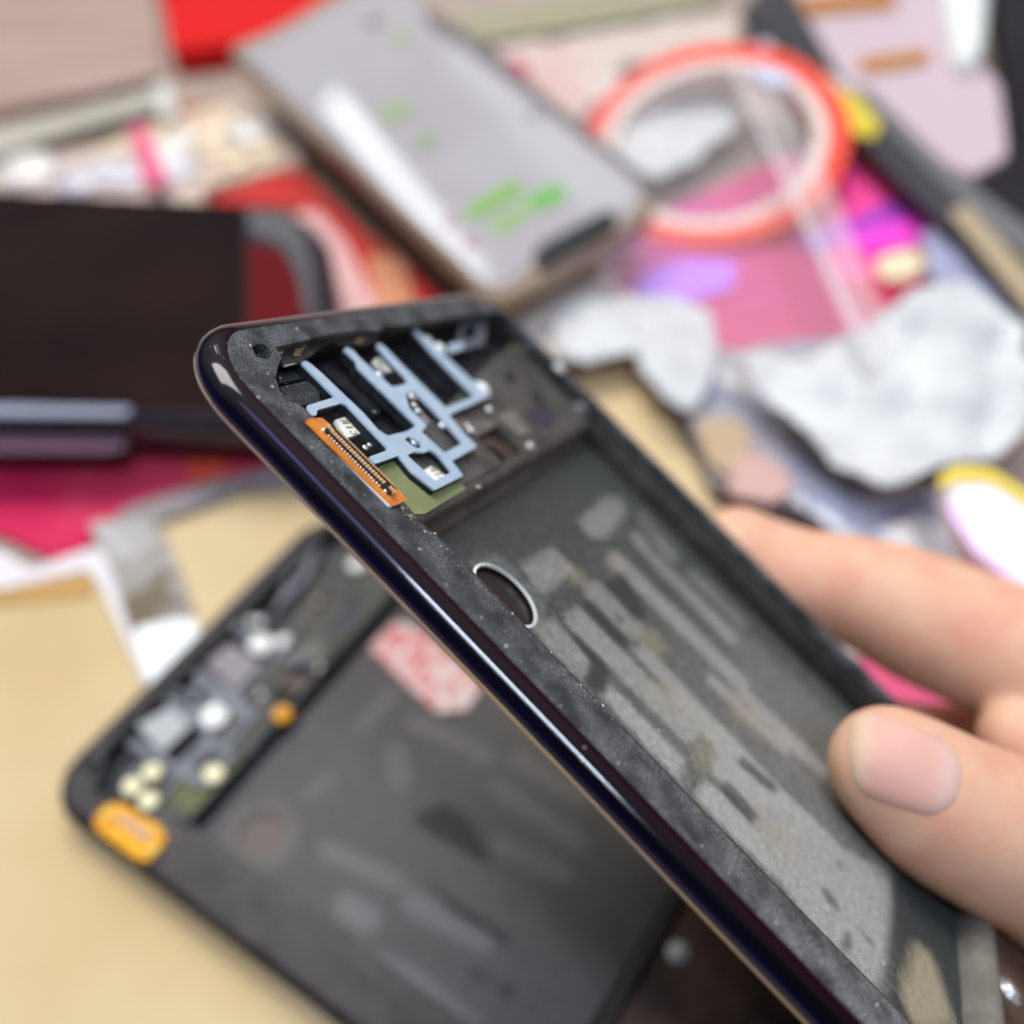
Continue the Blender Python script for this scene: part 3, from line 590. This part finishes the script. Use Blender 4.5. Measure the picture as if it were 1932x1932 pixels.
# --- far left
thing('wooden_board', 'd', [(-120,-80),(286,-80),(308,140),(150,175),(-120,230)], 4, 3.6, mat('pinkish_wood', (.36, .25, .20), .6, base2=(.42, .30, .26), nscale=.02, stretch=(1, 6, 1)),
      'pinkish brown board at the upper left corner', 'board', bevel=.5)
thing('red_box', 'd', [(290,-90),(760,-90),(660,20),(520,70),(322,95)], 9, 8.5, mat('red_card', (.62, .006, .006), .6, spec=.15), 'bright red box behind the silver grey phone', 'box', bevel=.6)
m_glass = mat('frosted_plastic', (.50, .48, .40), .35, base2=(.40, .37, .30), nscale=.03)
thing('plastic_strip', 'd', [(-90,270),(300,165),(330,185),(330,212),(290,200),(-90,318)], 5, 1.2, m_glass, 'pale frosted strip lying below the wooden board', 'strip')
thing('plastic_clip', 'd', [(285,160),(320,150),(335,215),(300,222)], 8, 2, mat('milky_plastic', (.62, .60, .55), .3), 'small milky plastic clip at the end of the pale strip', 'clip', bevel=.6)
thing('brown_label', 'd', [(50,295),(300,250),(310,275),(200,320),(60,340)], 3, .6, mat('brown_paper', (.22, .13, .09), .6), 'dull brown label between the pale strip and the bubble bag', 'label')
thing('red_tag', 'd', [(325,205),(385,195),(395,235),(340,260)], 3, .8, mat('dull_red', (.35, .05, .03), .5), 'small dull red tag left of the silver grey phone', 'tag')
# bubble bag
bag = empty('bubble_bag', Matrix.Translation(Vector(at((250, 320), 0)))); tag(bag, 'cream padded bag with round bubbles above the black phone', 'bag')
def under(o, root):
    o.parent = root; o.matrix_parent_inverse = root.matrix_world.inverted(); return o
bpy.context.view_layer.update()
under(thing('sheet', 'd', [(-90,370),(-90,330),(200,270),(300,225),(455,185),(515,215),(575,300),(380,352),(390,395),(-90,395)], 5, 3.5, mat('cream_bag', (.66, .52, .37), .4, base2=(.58, .47, .43), nscale=.03, bump=2, bscale=.04), bevel=1), bag)
for x, y, r, c in [(305,290,9,0),(345,262,6,0),(395,245,8,1),(470,245,8,0),(400,280,5,1),(50,320,10,0),(200,325,9,2),(240,330,8,2),(330,320,8,2),(500,280,6,1),(150,340,8,2),(440,300,6,1)]:
    p = at((x, y), 6) * 1000
    b = one('bubble', lambda bm: ball(bm, (p[0], p[1], 5.5), r * .95, (1, 1, .35)), mat('bubble_film', [(.80, .76, .70), (.78, .62, .42), (.62, .58, .62)][c], .12, coat=1.), None, True); under(b, bag)
thing('pink_ribbon', 'd', [(243,238),(272,232),(318,345),(275,350)], 9.5, .6, mat('pink_ribbon', (.72, .10, .22), .5), 'short pink ribbon crossing the cream padded bag', 'ribbon')
# red card fan beside the silver phone
thing('red_card', 'd', [(380,378),(560,310),(680,430),(860,575),(760,600),(640,600),(600,420),(560,392)], 3, 1.0, mat('red_print', (.52, .03, .028), .5, spec=.2, base2=(.45, .13, .06), nscale=.02, ncon=(.5, .6)), 'red printed card between the black phone and the silver grey phone', 'card')
thing('pink_card', 'd', [(555,400),(600,395),(650,450),(720,590),(660,640),(640,600)], 3.8, .7, mat('pink_print', (.66, .38, .36), .45), 'pale pink paper edge to the right of the black phone', 'paper')
thing('orange_card', 'd', [(690,480),(760,480),(790,590),(715,600)], 3.8, .6, mat('orange_print', (.60, .25, .13), .5), 'orange printed slip beside the red card', 'card')

# --- black phone on the left
bp = empty('black_phone', Matrix.Translation(Vector(at((300, 600), 0)))); tag(bp, 'glossy black phone lying face up at the left edge', 'phone'); bpy.context.view_layer.update()
H1 = 20
under(thing('body', 'd', [(-160,340),(470,385),(560,395),(618,440),(650,620),(600,800),(470,800),(-160,770)], H1, 9, mat('phone_shell', (.03, .022, .032), .22, coat=.3, base2=(.02, .012, .02), nscale=.03), bevel=3.0, r=6), bp)
under(thing('screen', 'd', [(-160,352),(462,386),(464,600),(455,772),(-160,758)], H1 + .35, .3, mat('dark_screen', (.006, .003, .003), .12, base2=(.020, .009, .007), nscale=.018, ncon=(.35, .7), detail=1, spec=.1), r=1), bp)
under(thing('bezel', 'd', [(470,392),(540,396),(572,440),(590,520),(596,640),(580,620),(565,530),(535,465),(472,432)], H1 + .4, .3, mat('grey_bezel', (.15, .155, .155), .25, coat=.3, base2=(.07, .065, .07), nscale=.03), r=2), bp)
under(thing('red_panel', 'd', [(468,452),(540,478),(570,550),(580,640),(470,640)], H1 + .4, .3, mat('maroon_panel', (.11, .006, .008), .5, spec=.05), r=2), bp)
under(thing('edge_highlight', 'd', [(-160,760),(235,764),(250,772),(235,784),(-160,782)], H1 + .1, .6, mat('edge_highlight_blue', (.42, .46, .58), .2, metal=.4), r=1), bp)  # pale strip painted as the highlight streak along the phone's edge
under(thing('mauve_reflection', 'd', [(-160,812),(225,815),(240,845),(200,852),(-160,850)], H1 - 6, .6, mat('mauve_reflection', (.16, .09, .13), .3, spec=.4), r=1), bp)  # mauve strip painted as a reflection on the phone's side
# --- red/pink papers below it
thing('magenta_sheet', 'd', [(-120,860),(560,850),(540,915),(400,920),(250,972),(185,1000),(165,1030),(105,1058),(0,1008),(-120,990)], 1.5, .8, mat('magenta_print', (.58, .018, .085), .6, spec=.15, base2=(.66, .06, .12), nscale=.015, ncon=(.45, .6)), 'magenta printed sheet in front of the black phone', 'sheet')
thing('orange_sticker', 'd', [(345,868),(430,868),(425,905),(360,915)], 2.3, .5, mat('coral_print', (.78, .10, .055), .5), 'coral red sticker on the magenta sheet', 'sticker')
thing('grey_plastic_strip', 'd', [(560,865),(640,858),(600,905),(440,930),(330,972),(240,992),(205,985),(240,955),(400,905),(500,885)], 3, .8, mat('grey_film', (.33, .30, .31), .35, base2=(.22, .19, .19), nscale=.03), 'grey plastic strip along the upper edge of the kraft paper', 'strip')
m_silver = mat('crumpled_silver', (.13, .095, .05), .3, base2=(.45, .44, .42), nscale=.045, ncon=(.42, .58), coat=.5, detail=3, bump=.6, bscale=.15)
sp = thing('foil_pouch', 'd', [(165,985),(290,968),(330,1050),(392,1240),(375,1330),(300,1340),(250,1200),(200,1050)], 3.5, 1.0, m_silver, 'crumpled silvery pouch on the kraft paper left of the lying frame', 'pouch')
under(thing('white_panel', 'd', [(248,1185),(300,1172),(372,1165),(388,1240),(370,1320),(300,1325),(268,1260)], 4.1, .4, mat('white_film', (.86, .88, .86), .25, coat=.5), r=3), sp)
thing('white_envelope', 'd', [(-120,1020),(0,1035),(58,1072),(150,1040),(190,1028),(215,1060),(310,1290),(318,1340),(290,1330),(190,1110),(165,1075),(0,1112),(-120,1120)], 2.2, .5, mat('white_paper', (.72, .68, .68), .6), 'white paper border with a corner on the kraft paper', 'envelope')
thing('ochre_flap', 'd', [(-80,1118),(150,1074),(172,1082),(182,1118),(120,1130),(0,1140),(-80,1150)], 1.6, .5, mat('ochre_paper', (.50, .29, .09), .6), 'ochre paper flap tucked under the white border', 'paper')

# --- silver grey phone, top centre
sv = empty('silver_phone', Matrix.Translation(Vector(at((850, 280), 0)))); tag(sv, 'silver grey phone back with green marks and a black slot', 'phone'); bpy.context.view_layer.update()
H2 = 22
SVP = [(425,88),(520,52),(650,-25),(790,-40),(815,30),(870,62),(1225,345),(1238,385),(1205,420),(960,556),(905,556),(880,520)]
def dn(px): return px
under(thing('shell', 'd', SVP, H2, 5.5, mat('tan_metal', (.36, .28, .21), .3, metal=.3), bevel=1.0, r=6), sv)
under(thing('back_panel', 'd', [(452,98),(540,62),(668,-15),(780,-26),(812,35),(862,72),(1205,345),(1215,375),(1185,402),(1010,492),(950,540),(915,540),(870,492)], H2 + .5, .6,
      mat('grey_panel', (.35, .32, .34), .5, coat=.6, base2=(.39, .365, .38), nscale=.02, spec=.2), r=5), sv)
under(thing('dark_edge', 'd', [(800,20),(830,25),(900,70),(1228,340),(1240,372),(1218,368),(1205,345),(880,92),(806,48)], H2 + .75, .5, mat('grey_edge', (.15, .13, .13), .35), r=2), sv)
under(thing('slot', 'M', [(1285,1255),(1310,1185),(1640,1010),(1695,1030),(1680,1105),(1330,1300)], H2 + 1.1, .5, mat('black_slot', (.012, .012, .013), .4), r=.5), sv)
m_gr = mat('green_ink', (.19, .38, .08), .5, base2=(.28, .42, .16), nscale=.08); m_gr2 = mat('pale_green_ink', (.29, .36, .19), .5)
for reg, a, b, w, m in [('M',(985,1030),(1215,900),80,m_gr),('M',(1100,1110),(1260,1010),60,m_gr),('M',(1290,980),(1420,920),85,mat('bright_green_ink',(.13,.40,.07),.5)),('M',(560,560),(690,515),75,m_gr2),('M',(750,690),(790,670),80,mat('mid_green_ink', (.24,.33,.17), .5)),('M',(610,190),(690,180),50,m_gr2)]:
    under(thing('green_mark', reg, stripe(reg, a, b, w), H2 + .75, .2, m, r=1.5), sv)
for x, y, r, c in [(880,1085,30,(.38,.14,.20)),(975,1180,32,(.36,.10,.15)),(520,105,55,(.20,.13,.13)),(1295,555,38,(.22,.20,.20))]:
    p = at(pd('M', x, y), H2 + .8) * 1000
    under(one('round_mark', lambda bm: disc(bm, (p[0], p[1], H2 + .75), r * .045, .25), mat('mark', c, .5), None), sv)
# --- tape roll with red liner
def tape_roll():
    root = empty('tape_roll'); c = at((1345, 282), 10); tag(root, 'roll of tape with a red rim lying under clear film', 'tape')
    root.matrix_world = Matrix.Translation(Vector(c)) @ Matrix.Rotation(math.radians(14), 4, 'X') @ Matrix.Rotation(math.radians(-8), 4, 'Y'); 
    def ringm(r0, r1, h):
        def f(bm):
            n = 72; R = []
            for r, z in ((r1, 0), (r1, h), (r0, h), (r0, 0)): R.append([bm.verts.new((r * math.cos(2 * math.pi * i / n), r * math.sin(2 * math.pi * i / n), z - h / 2)) for i in range(n)])
            for k in range(4):
                for i in range(n): bm.faces.new((R[k][i], R[k][(i + 1) % n], R[(k + 1) % 4][(i + 1) % n], R[(k + 1) % 4][i]))
        return f
    one('liner', ringm(29.9, 35.2, 7), mat('red_liner', (.80, .05, .02), .45, spec=.2), root)
    one('core', ringm(26.0, 29.7, 6.6), mat('pale_core', (.78, .62, .56), .6, spec=.2), root)
    return root
tape_roll()
# --- tissues
m_tis = mat('tissue', (.66, .67, .655), .85, spec=.15, base2=(.55, .56, .56), nscale=.05, bump=2.2, bscale=.08)
G_T = 'crumpled white tissues on the counter'
sheet('tissue', 'd', [(1125,200),(1150,165),(1240,150),(1330,165),(1402,215),(1385,262),(1300,330),(1230,355),(1160,310)], 6, m_tis, 2.6, 22, 'crumpled white tissue inside the red rimmed tape roll', 'tissue', G_T, 1.6, 11)
sheet('tissue', 'd', [(1360,690),(1462,720),(1560,690),(1650,640),(1700,590),(1766,572),(1825,595),(1925,640),(1935,816),(1873,900),(1739,925),(1650,960),(1580,920),(1500,850),(1450,800)], 10, m_tis, 5.0, 34, 'largest crumpled white tissue, at the right below the lilac cloth', 'tissue', G_T, 2, 12)
sheet('tissue', 'd', [(1050,600),(1180,585),(1290,590),(1340,625),(1350,690),(1337,753),(1292,805),(1247,780),(1198,685),(1100,710),(1050,700)], 6, m_tis, 3.8, 28, 'crumpled white tissue at the right corner of the kraft paper', 'tissue', G_T, 2, 13)
sheet('tissue', 'd', [(925,560),(1010,515),(1150,520),(1180,600),(1150,690),(1050,700),(980,640)], 5, mat('beige_tissue', (.66, .61, .54), .8), 1.6, 30, 'beige white tissue below the black slot of the silver grey phone', 'tissue', G_T, 2, 14)
# --- pink packet
def packet():
    root = empty('pink_packet', Matrix.Translation(Vector(at((1450, 500), 0)))); tag(root, 'glossy pink and purple printed packet under the tape roll', 'packet'); bpy.context.view_layer.update()
    u = lambda *a, **k: under(thing(*a, **k), root)
    u('pouch', 'd', [(1090,470),(1200,420),(1560,250),(1640,240),(1860,450),(1760,560),(1690,640),(1600,660),(1345,672),(1325,605),(1180,580),(1110,540)], 3, 2.2, mat('dull_pink_film', (.60, .085, .19), .3, spec=.35, base2=(.58, .09, .32), nscale=.012), bevel=.8)
    u('hot_pink_print', 'd', [(1575,300),(1640,262),(1740,340),(1850,455),(1800,520),(1700,580),(1640,590),(1560,480),(1560,390)], 3.5, .4, mat('hot_pink', (.85, .07, .30), .4, spec=.25))
    u('purple_print', 'd', [(1500,450),(1600,415),(1700,370),(1775,400),(1760,425),(1620,455),(1540,480)], 3.95, .3, mat('purple_print', (.34, .05, .46), .4, spec=.25))
    u('magenta_print', 'd', [(1560,452),(1770,395),(1830,440),(1640,478)], 4.3, .3, mat('magenta_ink', (.80, .06, .56), .4, spec=.25))  # magenta printed band
    u('violet_highlight', 'd', [(1195,545),(1215,515),(1290,490),(1390,495),(1385,540),(1290,570),(1250,595),(1205,580)], 3.6, .4, mat('violet_glint', (.56, .24, .95), .35))  # violet highlight on the packet, painted as a flat patch
    u('red_print', 'd', [(1600,530),(1680,520),(1760,535),(1690,590),(1630,585)], 3.9, .3, mat('deep_red', (.50, .03, .09), .4))
packet()
thing('cream_sticker', 'd', [(1645,495),(1690,470),(1760,470),(1765,495),(1720,525),(1665,530)], 5.2, .5, mat('cream_sticker', (.78, .66, .44), .4), 'small cream oval sticker on the pink packet', 'sticker', r=6)
thing('black_pouch', 'd', [(1690,560),(1770,520),(1790,580),(1700,650),(1660,640)], 4.6, .5, mat('black_film', (.03, .02, .025), .4), 'small black patch of film beside the large tissue', 'film')
# --- clear film over roll and packet
def clear(name, alpha, c=(.78, .76, .75)):
    m = mat(name, c, .3, spec=.15); n = m.node_tree.nodes; l = m.node_tree.links; b = n['Principled BSDF']
    t = n.new('ShaderNodeBsdfTransparent'); mx = n.new('ShaderNodeMixShader'); mx.inputs[0].default_value = alpha
    l.new(t.outputs[0], mx.inputs[1]); l.new(b.outputs[0], mx.inputs[2]); l.new(mx.outputs[0], n['Material Output'].inputs[0]); return m
cf = thing('clear_film', 'd', [(1090,130),(1375,95),(1520,390),(1665,690),(1560,690),(1350,690),(1190,600),(1090,450)], 19, .3, clear('clear_film', .06), 'clear plastic film lying over the tape roll and pink packet', 'film')
bpy.context.view_layer.update()
under(thing('folded_edge', 'd', [(1360,90),(1425,90),(1560,330),(1690,640),(1655,700),(1630,690),(1500,400)], 20, .3, clear('film_edge', .17, (.85, .82, .80))), cf)
under(thing('edge_crease', 'd', [(1362,92),(1370,92),(1652,680),(1640,684)], 20.6, .3, clear('film_crease', .28, (.95, .93, .92))), cf)
# --- tilted phone side with yellow sticker, pale pink panel
thing('rose_board', 'd', [(1500,-90),(1730,-90),(1800,60),(1888,160),(1905,292),(1835,330),(1700,260),(1500,60)], 9, 3.5, mat('pale_pink_panel', (.57, .445, .49), .4, coat=.2), 'pale pink rectangular board at the upper right', 'board', bevel=.8)
G_O = 'orange flex strips on the pink panel'
thing('orange_strip', 'N', stripe('N', (1140,320), (1450,275), 70), 10, .5, mat('ochre_strip', (.45, .18, .015), .5), 'short orange strip at the middle of the pale pink panel', 'strip', G_O)
thing('orange_strip', 'N', stripe('N', (800,30), (1280,-10), 90), 10, .5, mat('ochre_strip_long', (.42, .17, .025), .5), 'longer orange strip at the upper end of the pale pink panel', 'strip', G_O)
pf = empty('grey_phone', Matrix.Translation(Vector(at((1650, 250), 0)))); tag(pf, 'dark grey phone side with a yellow sticker, lying against the pale pink panel', 'phone'); bpy.context.view_layer.update()
under(thing('side_frame', 'd', [(1395,20),(1440,-30),(1490,-30),(1600,160),(1780,330),(1990,560),(1990,640),(1790,425),(1680,320),(1560,190)], 13, 4, mat('charcoal_metal', (.045, .042, .046), .35, base2=(.05, .05, .055), nscale=.02), bevel=1.2), pf)
under(thing('upper_rail', 'd', [(1600,165),(1640,165),(1800,320),(1960,440),(1990,520),(1880,440),(1760,330)], 14.2, 1.4, mat('grey_rail', (.15, .145, .15), .3, coat=.5), bevel=.4), pf)
under(thing('yellow_sticker', 'd', [(1565,180),(1610,170),(1662,232),(1650,262),(1610,250)], 14.2, .6, mat('yellow_sticker', (.66, .52, .05), .4), r=2), pf)
under(thing('cream_sticker', 'd', [(1490,150),(1550,135),(1600,165),(1570,195),(1530,190)], 14.0, .6, mat('pale_sticker', (.64, .61, .46), .4), r=2), pf)
under(thing('tan_end', 'd', [(1788,395),(1825,385),(1990,560),(1990,640),(1930,575)], 14.3, .8, mat('tan_end', (.40, .32, .20), .45), r=2), pf)
thing('pale_blue_tag', 'd', [(1395,90),(1450,75),(1500,150),(1480,165),(1430,150)], 21, .7, mat('pale_blue', (.58, .64, .78), .35), 'pale blue tag left of the grey phone side', 'tag')
thing('white_cup', 'd', [(1770,-60),(1872,-60),(1862,80),(1840,118),(1800,112)], 14, 12, mat('white_gloss', (.80, .82, .79), .35), 'white plastic lid at the top beside the black case', 'lid', bevel=3, r=4)
thing('black_case', 'd', [(1872,-60),(2080,-60),(2080,520),(1945,440),(1850,345),(1900,300),(1896,170)], 10, 8, mat('black_case', (.008, .007, .008), .6, base2=(.022, .019, .022), nscale=.015, spec=.12), 'matte black case at the right edge', 'case', bevel=1.5)
sheet('lilac_cloth', 'd', [(1730,460),(1800,430),(1990,600),(1990,700),(1900,640),(1800,590),(1750,540)], 6, mat('lilac_cloth', (.27, .27, .42), .7, base2=(.40, .42, .55), nscale=.05), 2, 25, 'crumpled lilac blue cloth above the large tissue', 'cloth', None, 2, 31)
# far glass edges
thing('glass_edge', 'd', [(820,40),(1000,5),(1340,-45),(1340,10),(1100,50),(870,82)], 3, 2.5, mat('olive_glass_edge', (.33, .31, .20), .3), 'pale olive edge of the glass plate behind the silver grey phone', 'glass edge')
thing('green_glass_edge', 'd', [(868,82),(1100,50),(1360,8),(1360,28),(1100,72),(930,98)], 1.5, 1.2, mat('dark_green_glass', (.07, .10, .065), .3), 'dark green line of the glass plate edge behind the silver grey phone', 'glass edge')
sheet('clear_wrap', 'd', [(930,98),(1100,74),(1400,25),(1420,90),(1350,110),(1180,130),(1100,230),(1080,260),(1000,170)], 2.5, mat('pinkish_wrap', (.60, .50, .44), .35, base2=(.62, .36, .34), nscale=.03, ncon=(.5, .62)), 1.2, 25, 'pinkish clear wrap behind the tape roll', 'wrap', None, 3, 22)
thing('crimson_tag', 'd', stripe('d', (965,118), (995,130), 22), 5, .6, mat('crimson', (.55, .08, .16), .5), 'tiny crimson tag at the right of the silver grey phone', 'tag')
# right-hand plastic wraps
sheet('grey_wrap', 'd', [(1290,790),(1340,680),(1480,660),(1640,640),(1680,700),(1480,800),(1560,900),(1700,960),(1780,930),(1960,1000),(1960,1180),(1700,1080),(1460,960),(1340,930)], 3, mat('grey_wrap', (.44, .39, .38), .14, coat=1., base2=(.34, .38, .50), nscale=.05, bump=2.5, bscale=.12), 2.2, 35, 'greyish clear wrap between the kraft paper and the large tissue', 'wrap', None, 3, 23)
thing('brown_slip', 'd', [(1310,790),(1400,790),(1420,840),(1380,900),(1335,870)], 8.5, .5, mat('brown_slip', (.46, .33, .20), .5), 'brown slip at the tip of the white tissue beside the kraft paper', 'slip')
thing('rose_slip', 'd', [(1390,850),(1470,870),(1500,920),(1460,950),(1370,930)], 9, .5, mat('rose_slip', (.55, .34, .30), .5), 'dull rose slip just above the index finger', 'slip')
ib = thing('white_bag', 'd', [(1770,905),(1800,880),(1880,890),(1990,960),(1990,1150),(1900,1080),(1830,1020)], 26, 8, mat('white_gloss_bag', (.95, .93, .95), .12, coat=1.), 'shiny white bag bulging at the right edge above the fingers', 'bag', bevel=2.5, r=8)  # near-white base stands in for the blown-out reflection on the bag
bpy.context.view_layer.update()
under(thing('yellow_band', 'd', [(1768,900),(1800,876),(1870,882),(1990,960),(1990,985),(1870,905),(1800,905),(1775,925)], 27, .8, mat('yellow_sheen', (.80, .62, .10), .3)), ib)  # yellow edge of the iridescent sheen, painted as a band
under(thing('pink_band', 'd', [(1785,925),(1810,960),(1850,1035),(1990,1140),(1990,1160),(1835,1040),(1790,970)], 27, .8, mat('lilac_sheen', (.82, .58, .85), .3)), ib)  # pink edge of the iridescent sheen, painted as a band
thing('pink_sleeve', 'd', [(1540,1190),(1640,1120),(1900,1050),(2080,1030),(2080,1600),(1700,1500)], 4, 1.5, mat('rose_pink', (.80, .10, .26), .45), 'rose pink sleeve seen between the index finger and the held frame', 'sleeve')
thing('white_slip', 'd', [(1540,1180),(1600,1170),(1640,1215),(1630,1245),(1560,1225)], 5, .5, mat('pinkish_white', (.75, .62, .62), .5), 'pinkish white slip end below the index finger', 'slip')

# ------------------------------------------------------------------ hand
def hand():
    bm = bmesh.new()
    def chain(pts, flat=1.):
        """tapered tube through spheres, densely overlapped, later fused by the remesh into one skin"""
        ps = [(P((x, y), d) * 1000, r) for x, y, d, r in pts]
        for (p0, r0), (p1, r1) in zip(ps[:-1], ps[1:]):
            n = max(2, int(np.linalg.norm(p1 - p0) / 1.6))
            for k in range(n + 1):
                t = k / n; p = p0 * (1 - t) + p1 * t; r = r0 * (1 - t) + r1 * t
                bmesh.ops.create_icosphere(bm, subdivisions=3, radius=r, matrix=Matrix.Translation(p))
    chain([(1672,1440,123,6.5),(1700,1462,123.5,7.3),(1750,1500,124,8.2),(1800,1535,125,8.9),(1858,1563,126,9.35),(1960,1615,128,9.8),(2060,1680,130,10.6),(2200,1740,131,12.5),(2420,1790,133,15),(2700,1800,138,19)])
    chain([(1390,1045,165,7.2),(1450,1078,165,7.7),(1520,1095,163,7.6),(1600,1108,162,7.9),(1680,1138,161,8.9),(1750,1170,160,9.7),(1890,1228,158,10.0),(2050,1290,155,10.8),(2260,1400,151,12.5),(2500,1520,148,15)])
    chain([(1650,1405,170,7.4),(1760,1430,169,8.2),(1880,1440,165,8.8),(1980,1420,160,9.3),(2100,1440,157,10.3),(2300,1530,152,13),(2520,1650,147,16)])
    chain([(1800,1640,178,7.2),(1900,1660,174,8.),(2030,1640,167,8.8),(2150,1620,160,10),(2350,1690,153,13),(2560,1760,147,15)])
    chain([(1960,1860,182,6.2),(2060,1850,175,7.),(2180,1800,166,8.),(2380,1830,156,11),(2600,1850,147,15)])
    chain([(1915,1392,150,5.2),(2000,1440,148,8),(2150,1520,144,11),(2350,1640,140,14)])
    chain([(2500,1520,148,15),(2560,1700,145,18),(2600,1850,147,16)]); chain([(2600,1720,145,19),(2900,1900,142,24),(3300,2100,138,28)])
    me = bpy.data.meshes.new('hand'); bm.to_mesh(me); bm.free()
    tmp = bpy.data.objects.new('hand_tmp', me); COL.objects.link(tmp)
    md = tmp.modifiers.new('r', 'REMESH'); md.mode = 'VOXEL'; md.voxel_size = .75; md.adaptivity = 0
    sm = tmp.modifiers.new('s', 'SMOOTH'); sm.factor = .5; sm.iterations = 14
    dg = bpy.context.evaluated_depsgraph_get(); dg.update(); out = bpy.data.meshes.new_from_object(tmp.evaluated_get(dg)); bpy.data.objects.remove(tmp)
    # press in the flexion creases of the thumb and index
    out.transform(Matrix.Scale(MM, 4)); out.name = 'hand'; out.materials.clear()
    m = mat('skin', (.72, .455, .30), .55, base2=(.70, .35, .235), nscale=.12, ncon=(.35, .65), sss=.22, bump=.05, bscale=1.6, detail=4)
    o = link('hand', out, m, None, True); tag(o, 'bare hand gripping the raised phone frame, thumb in front and fingers behind', 'person')
    # nail: a curved shell lying on the thumb
    bv = BVHTree.FromObject(o, bpy.context.evaluated_depsgraph_get())
    bv = BVHTree.FromPolygons([v.co[:] for v in out.vertices], [p.vertices[:] for p in out.polygons])
    outline = rnd([(1601,1352),(1640,1336),(1720,1362),(1792,1396),(1824,1452),(1806,1520),(1762,1546),(1690,1528),(1612,1498),(1594,1430)], 45, 5)
    cx, cy = 1708, 1442; nb = bmesh.new(); rings = []
    for f_ in (0, .2, .4, .6, .75, .88, .96, 1.):
        ring = []
        for x, y in outline:
            px = (cx + (x - cx) * f_, cy + (y - cy) * f_); d = CW.T @ ray(px); d /= np.linalg.norm(d)
            h, nn, _, _ = bv.ray_cast(Vector(CAMPOS), Vector(d))
            if h is None: h = Vector(P(px, 120)); nn = Vector((0, 0, 1))
            off = .00042 * (1 - f_ ** 8 * 1.35)
            ring.append(nb.verts.new((h + nn * off) * 1000))
        rings.append(ring)
    n = len(outline)
    for a, b in zip(rings[:-1], rings[1:]):
        for i in range(n):
            try: nb.faces.new((a[i], a[(i + 1) % n], b[(i + 1) % n], b[i]))
            except ValueError: pass
    bmesh.ops.remove_doubles(nb, verts=nb.verts, dist=.02)
    bmesh.ops.recalc_face_normals(nb, faces=nb.faces)
    mn = mat('nail', (.70, .42, .34), .55, sss=.15)
    # free edge yellowish, lunula pale: colour belongs to the nail plate
    ng = mn.node_tree; b = ng.nodes['Principled BSDF']; at_ = ng.nodes.new('ShaderNodeAttribute'); at_.attribute_name = 'tone'; ng.links.new(at_.outputs['Color'], b.inputs['Base Color'])
    cols = []
    for v in nb.verts:
        w = np.array(v.co) * MM - CAMPOS; c = CW @ w; x = c[0] / c[2] * 2098.4923 + 966; y = c[1] / c[2] * 2098.4923 + 966
        t = (x - 1600) + (y - 1440) * .12
        if t < 24: k = (.74, .53, .37)
        elif t < 40: k = (.73, .47, .37)
        elif t > 178: k = (.70, .47, .395)
        elif t > 165: k = (.70, .43, .36)
        else: k = (.69, .40, .32)
        cols += [*k, 1]
    no = from_bm('thumb_nail', nb, mn, None, True); ca = no.data.color_attributes.new('tone', 'FLOAT_COLOR', 'POINT'); ca.data.foreach_set('color', cols)
    no.parent = o
hand()
S.cycles.use_adaptive_sampling = True
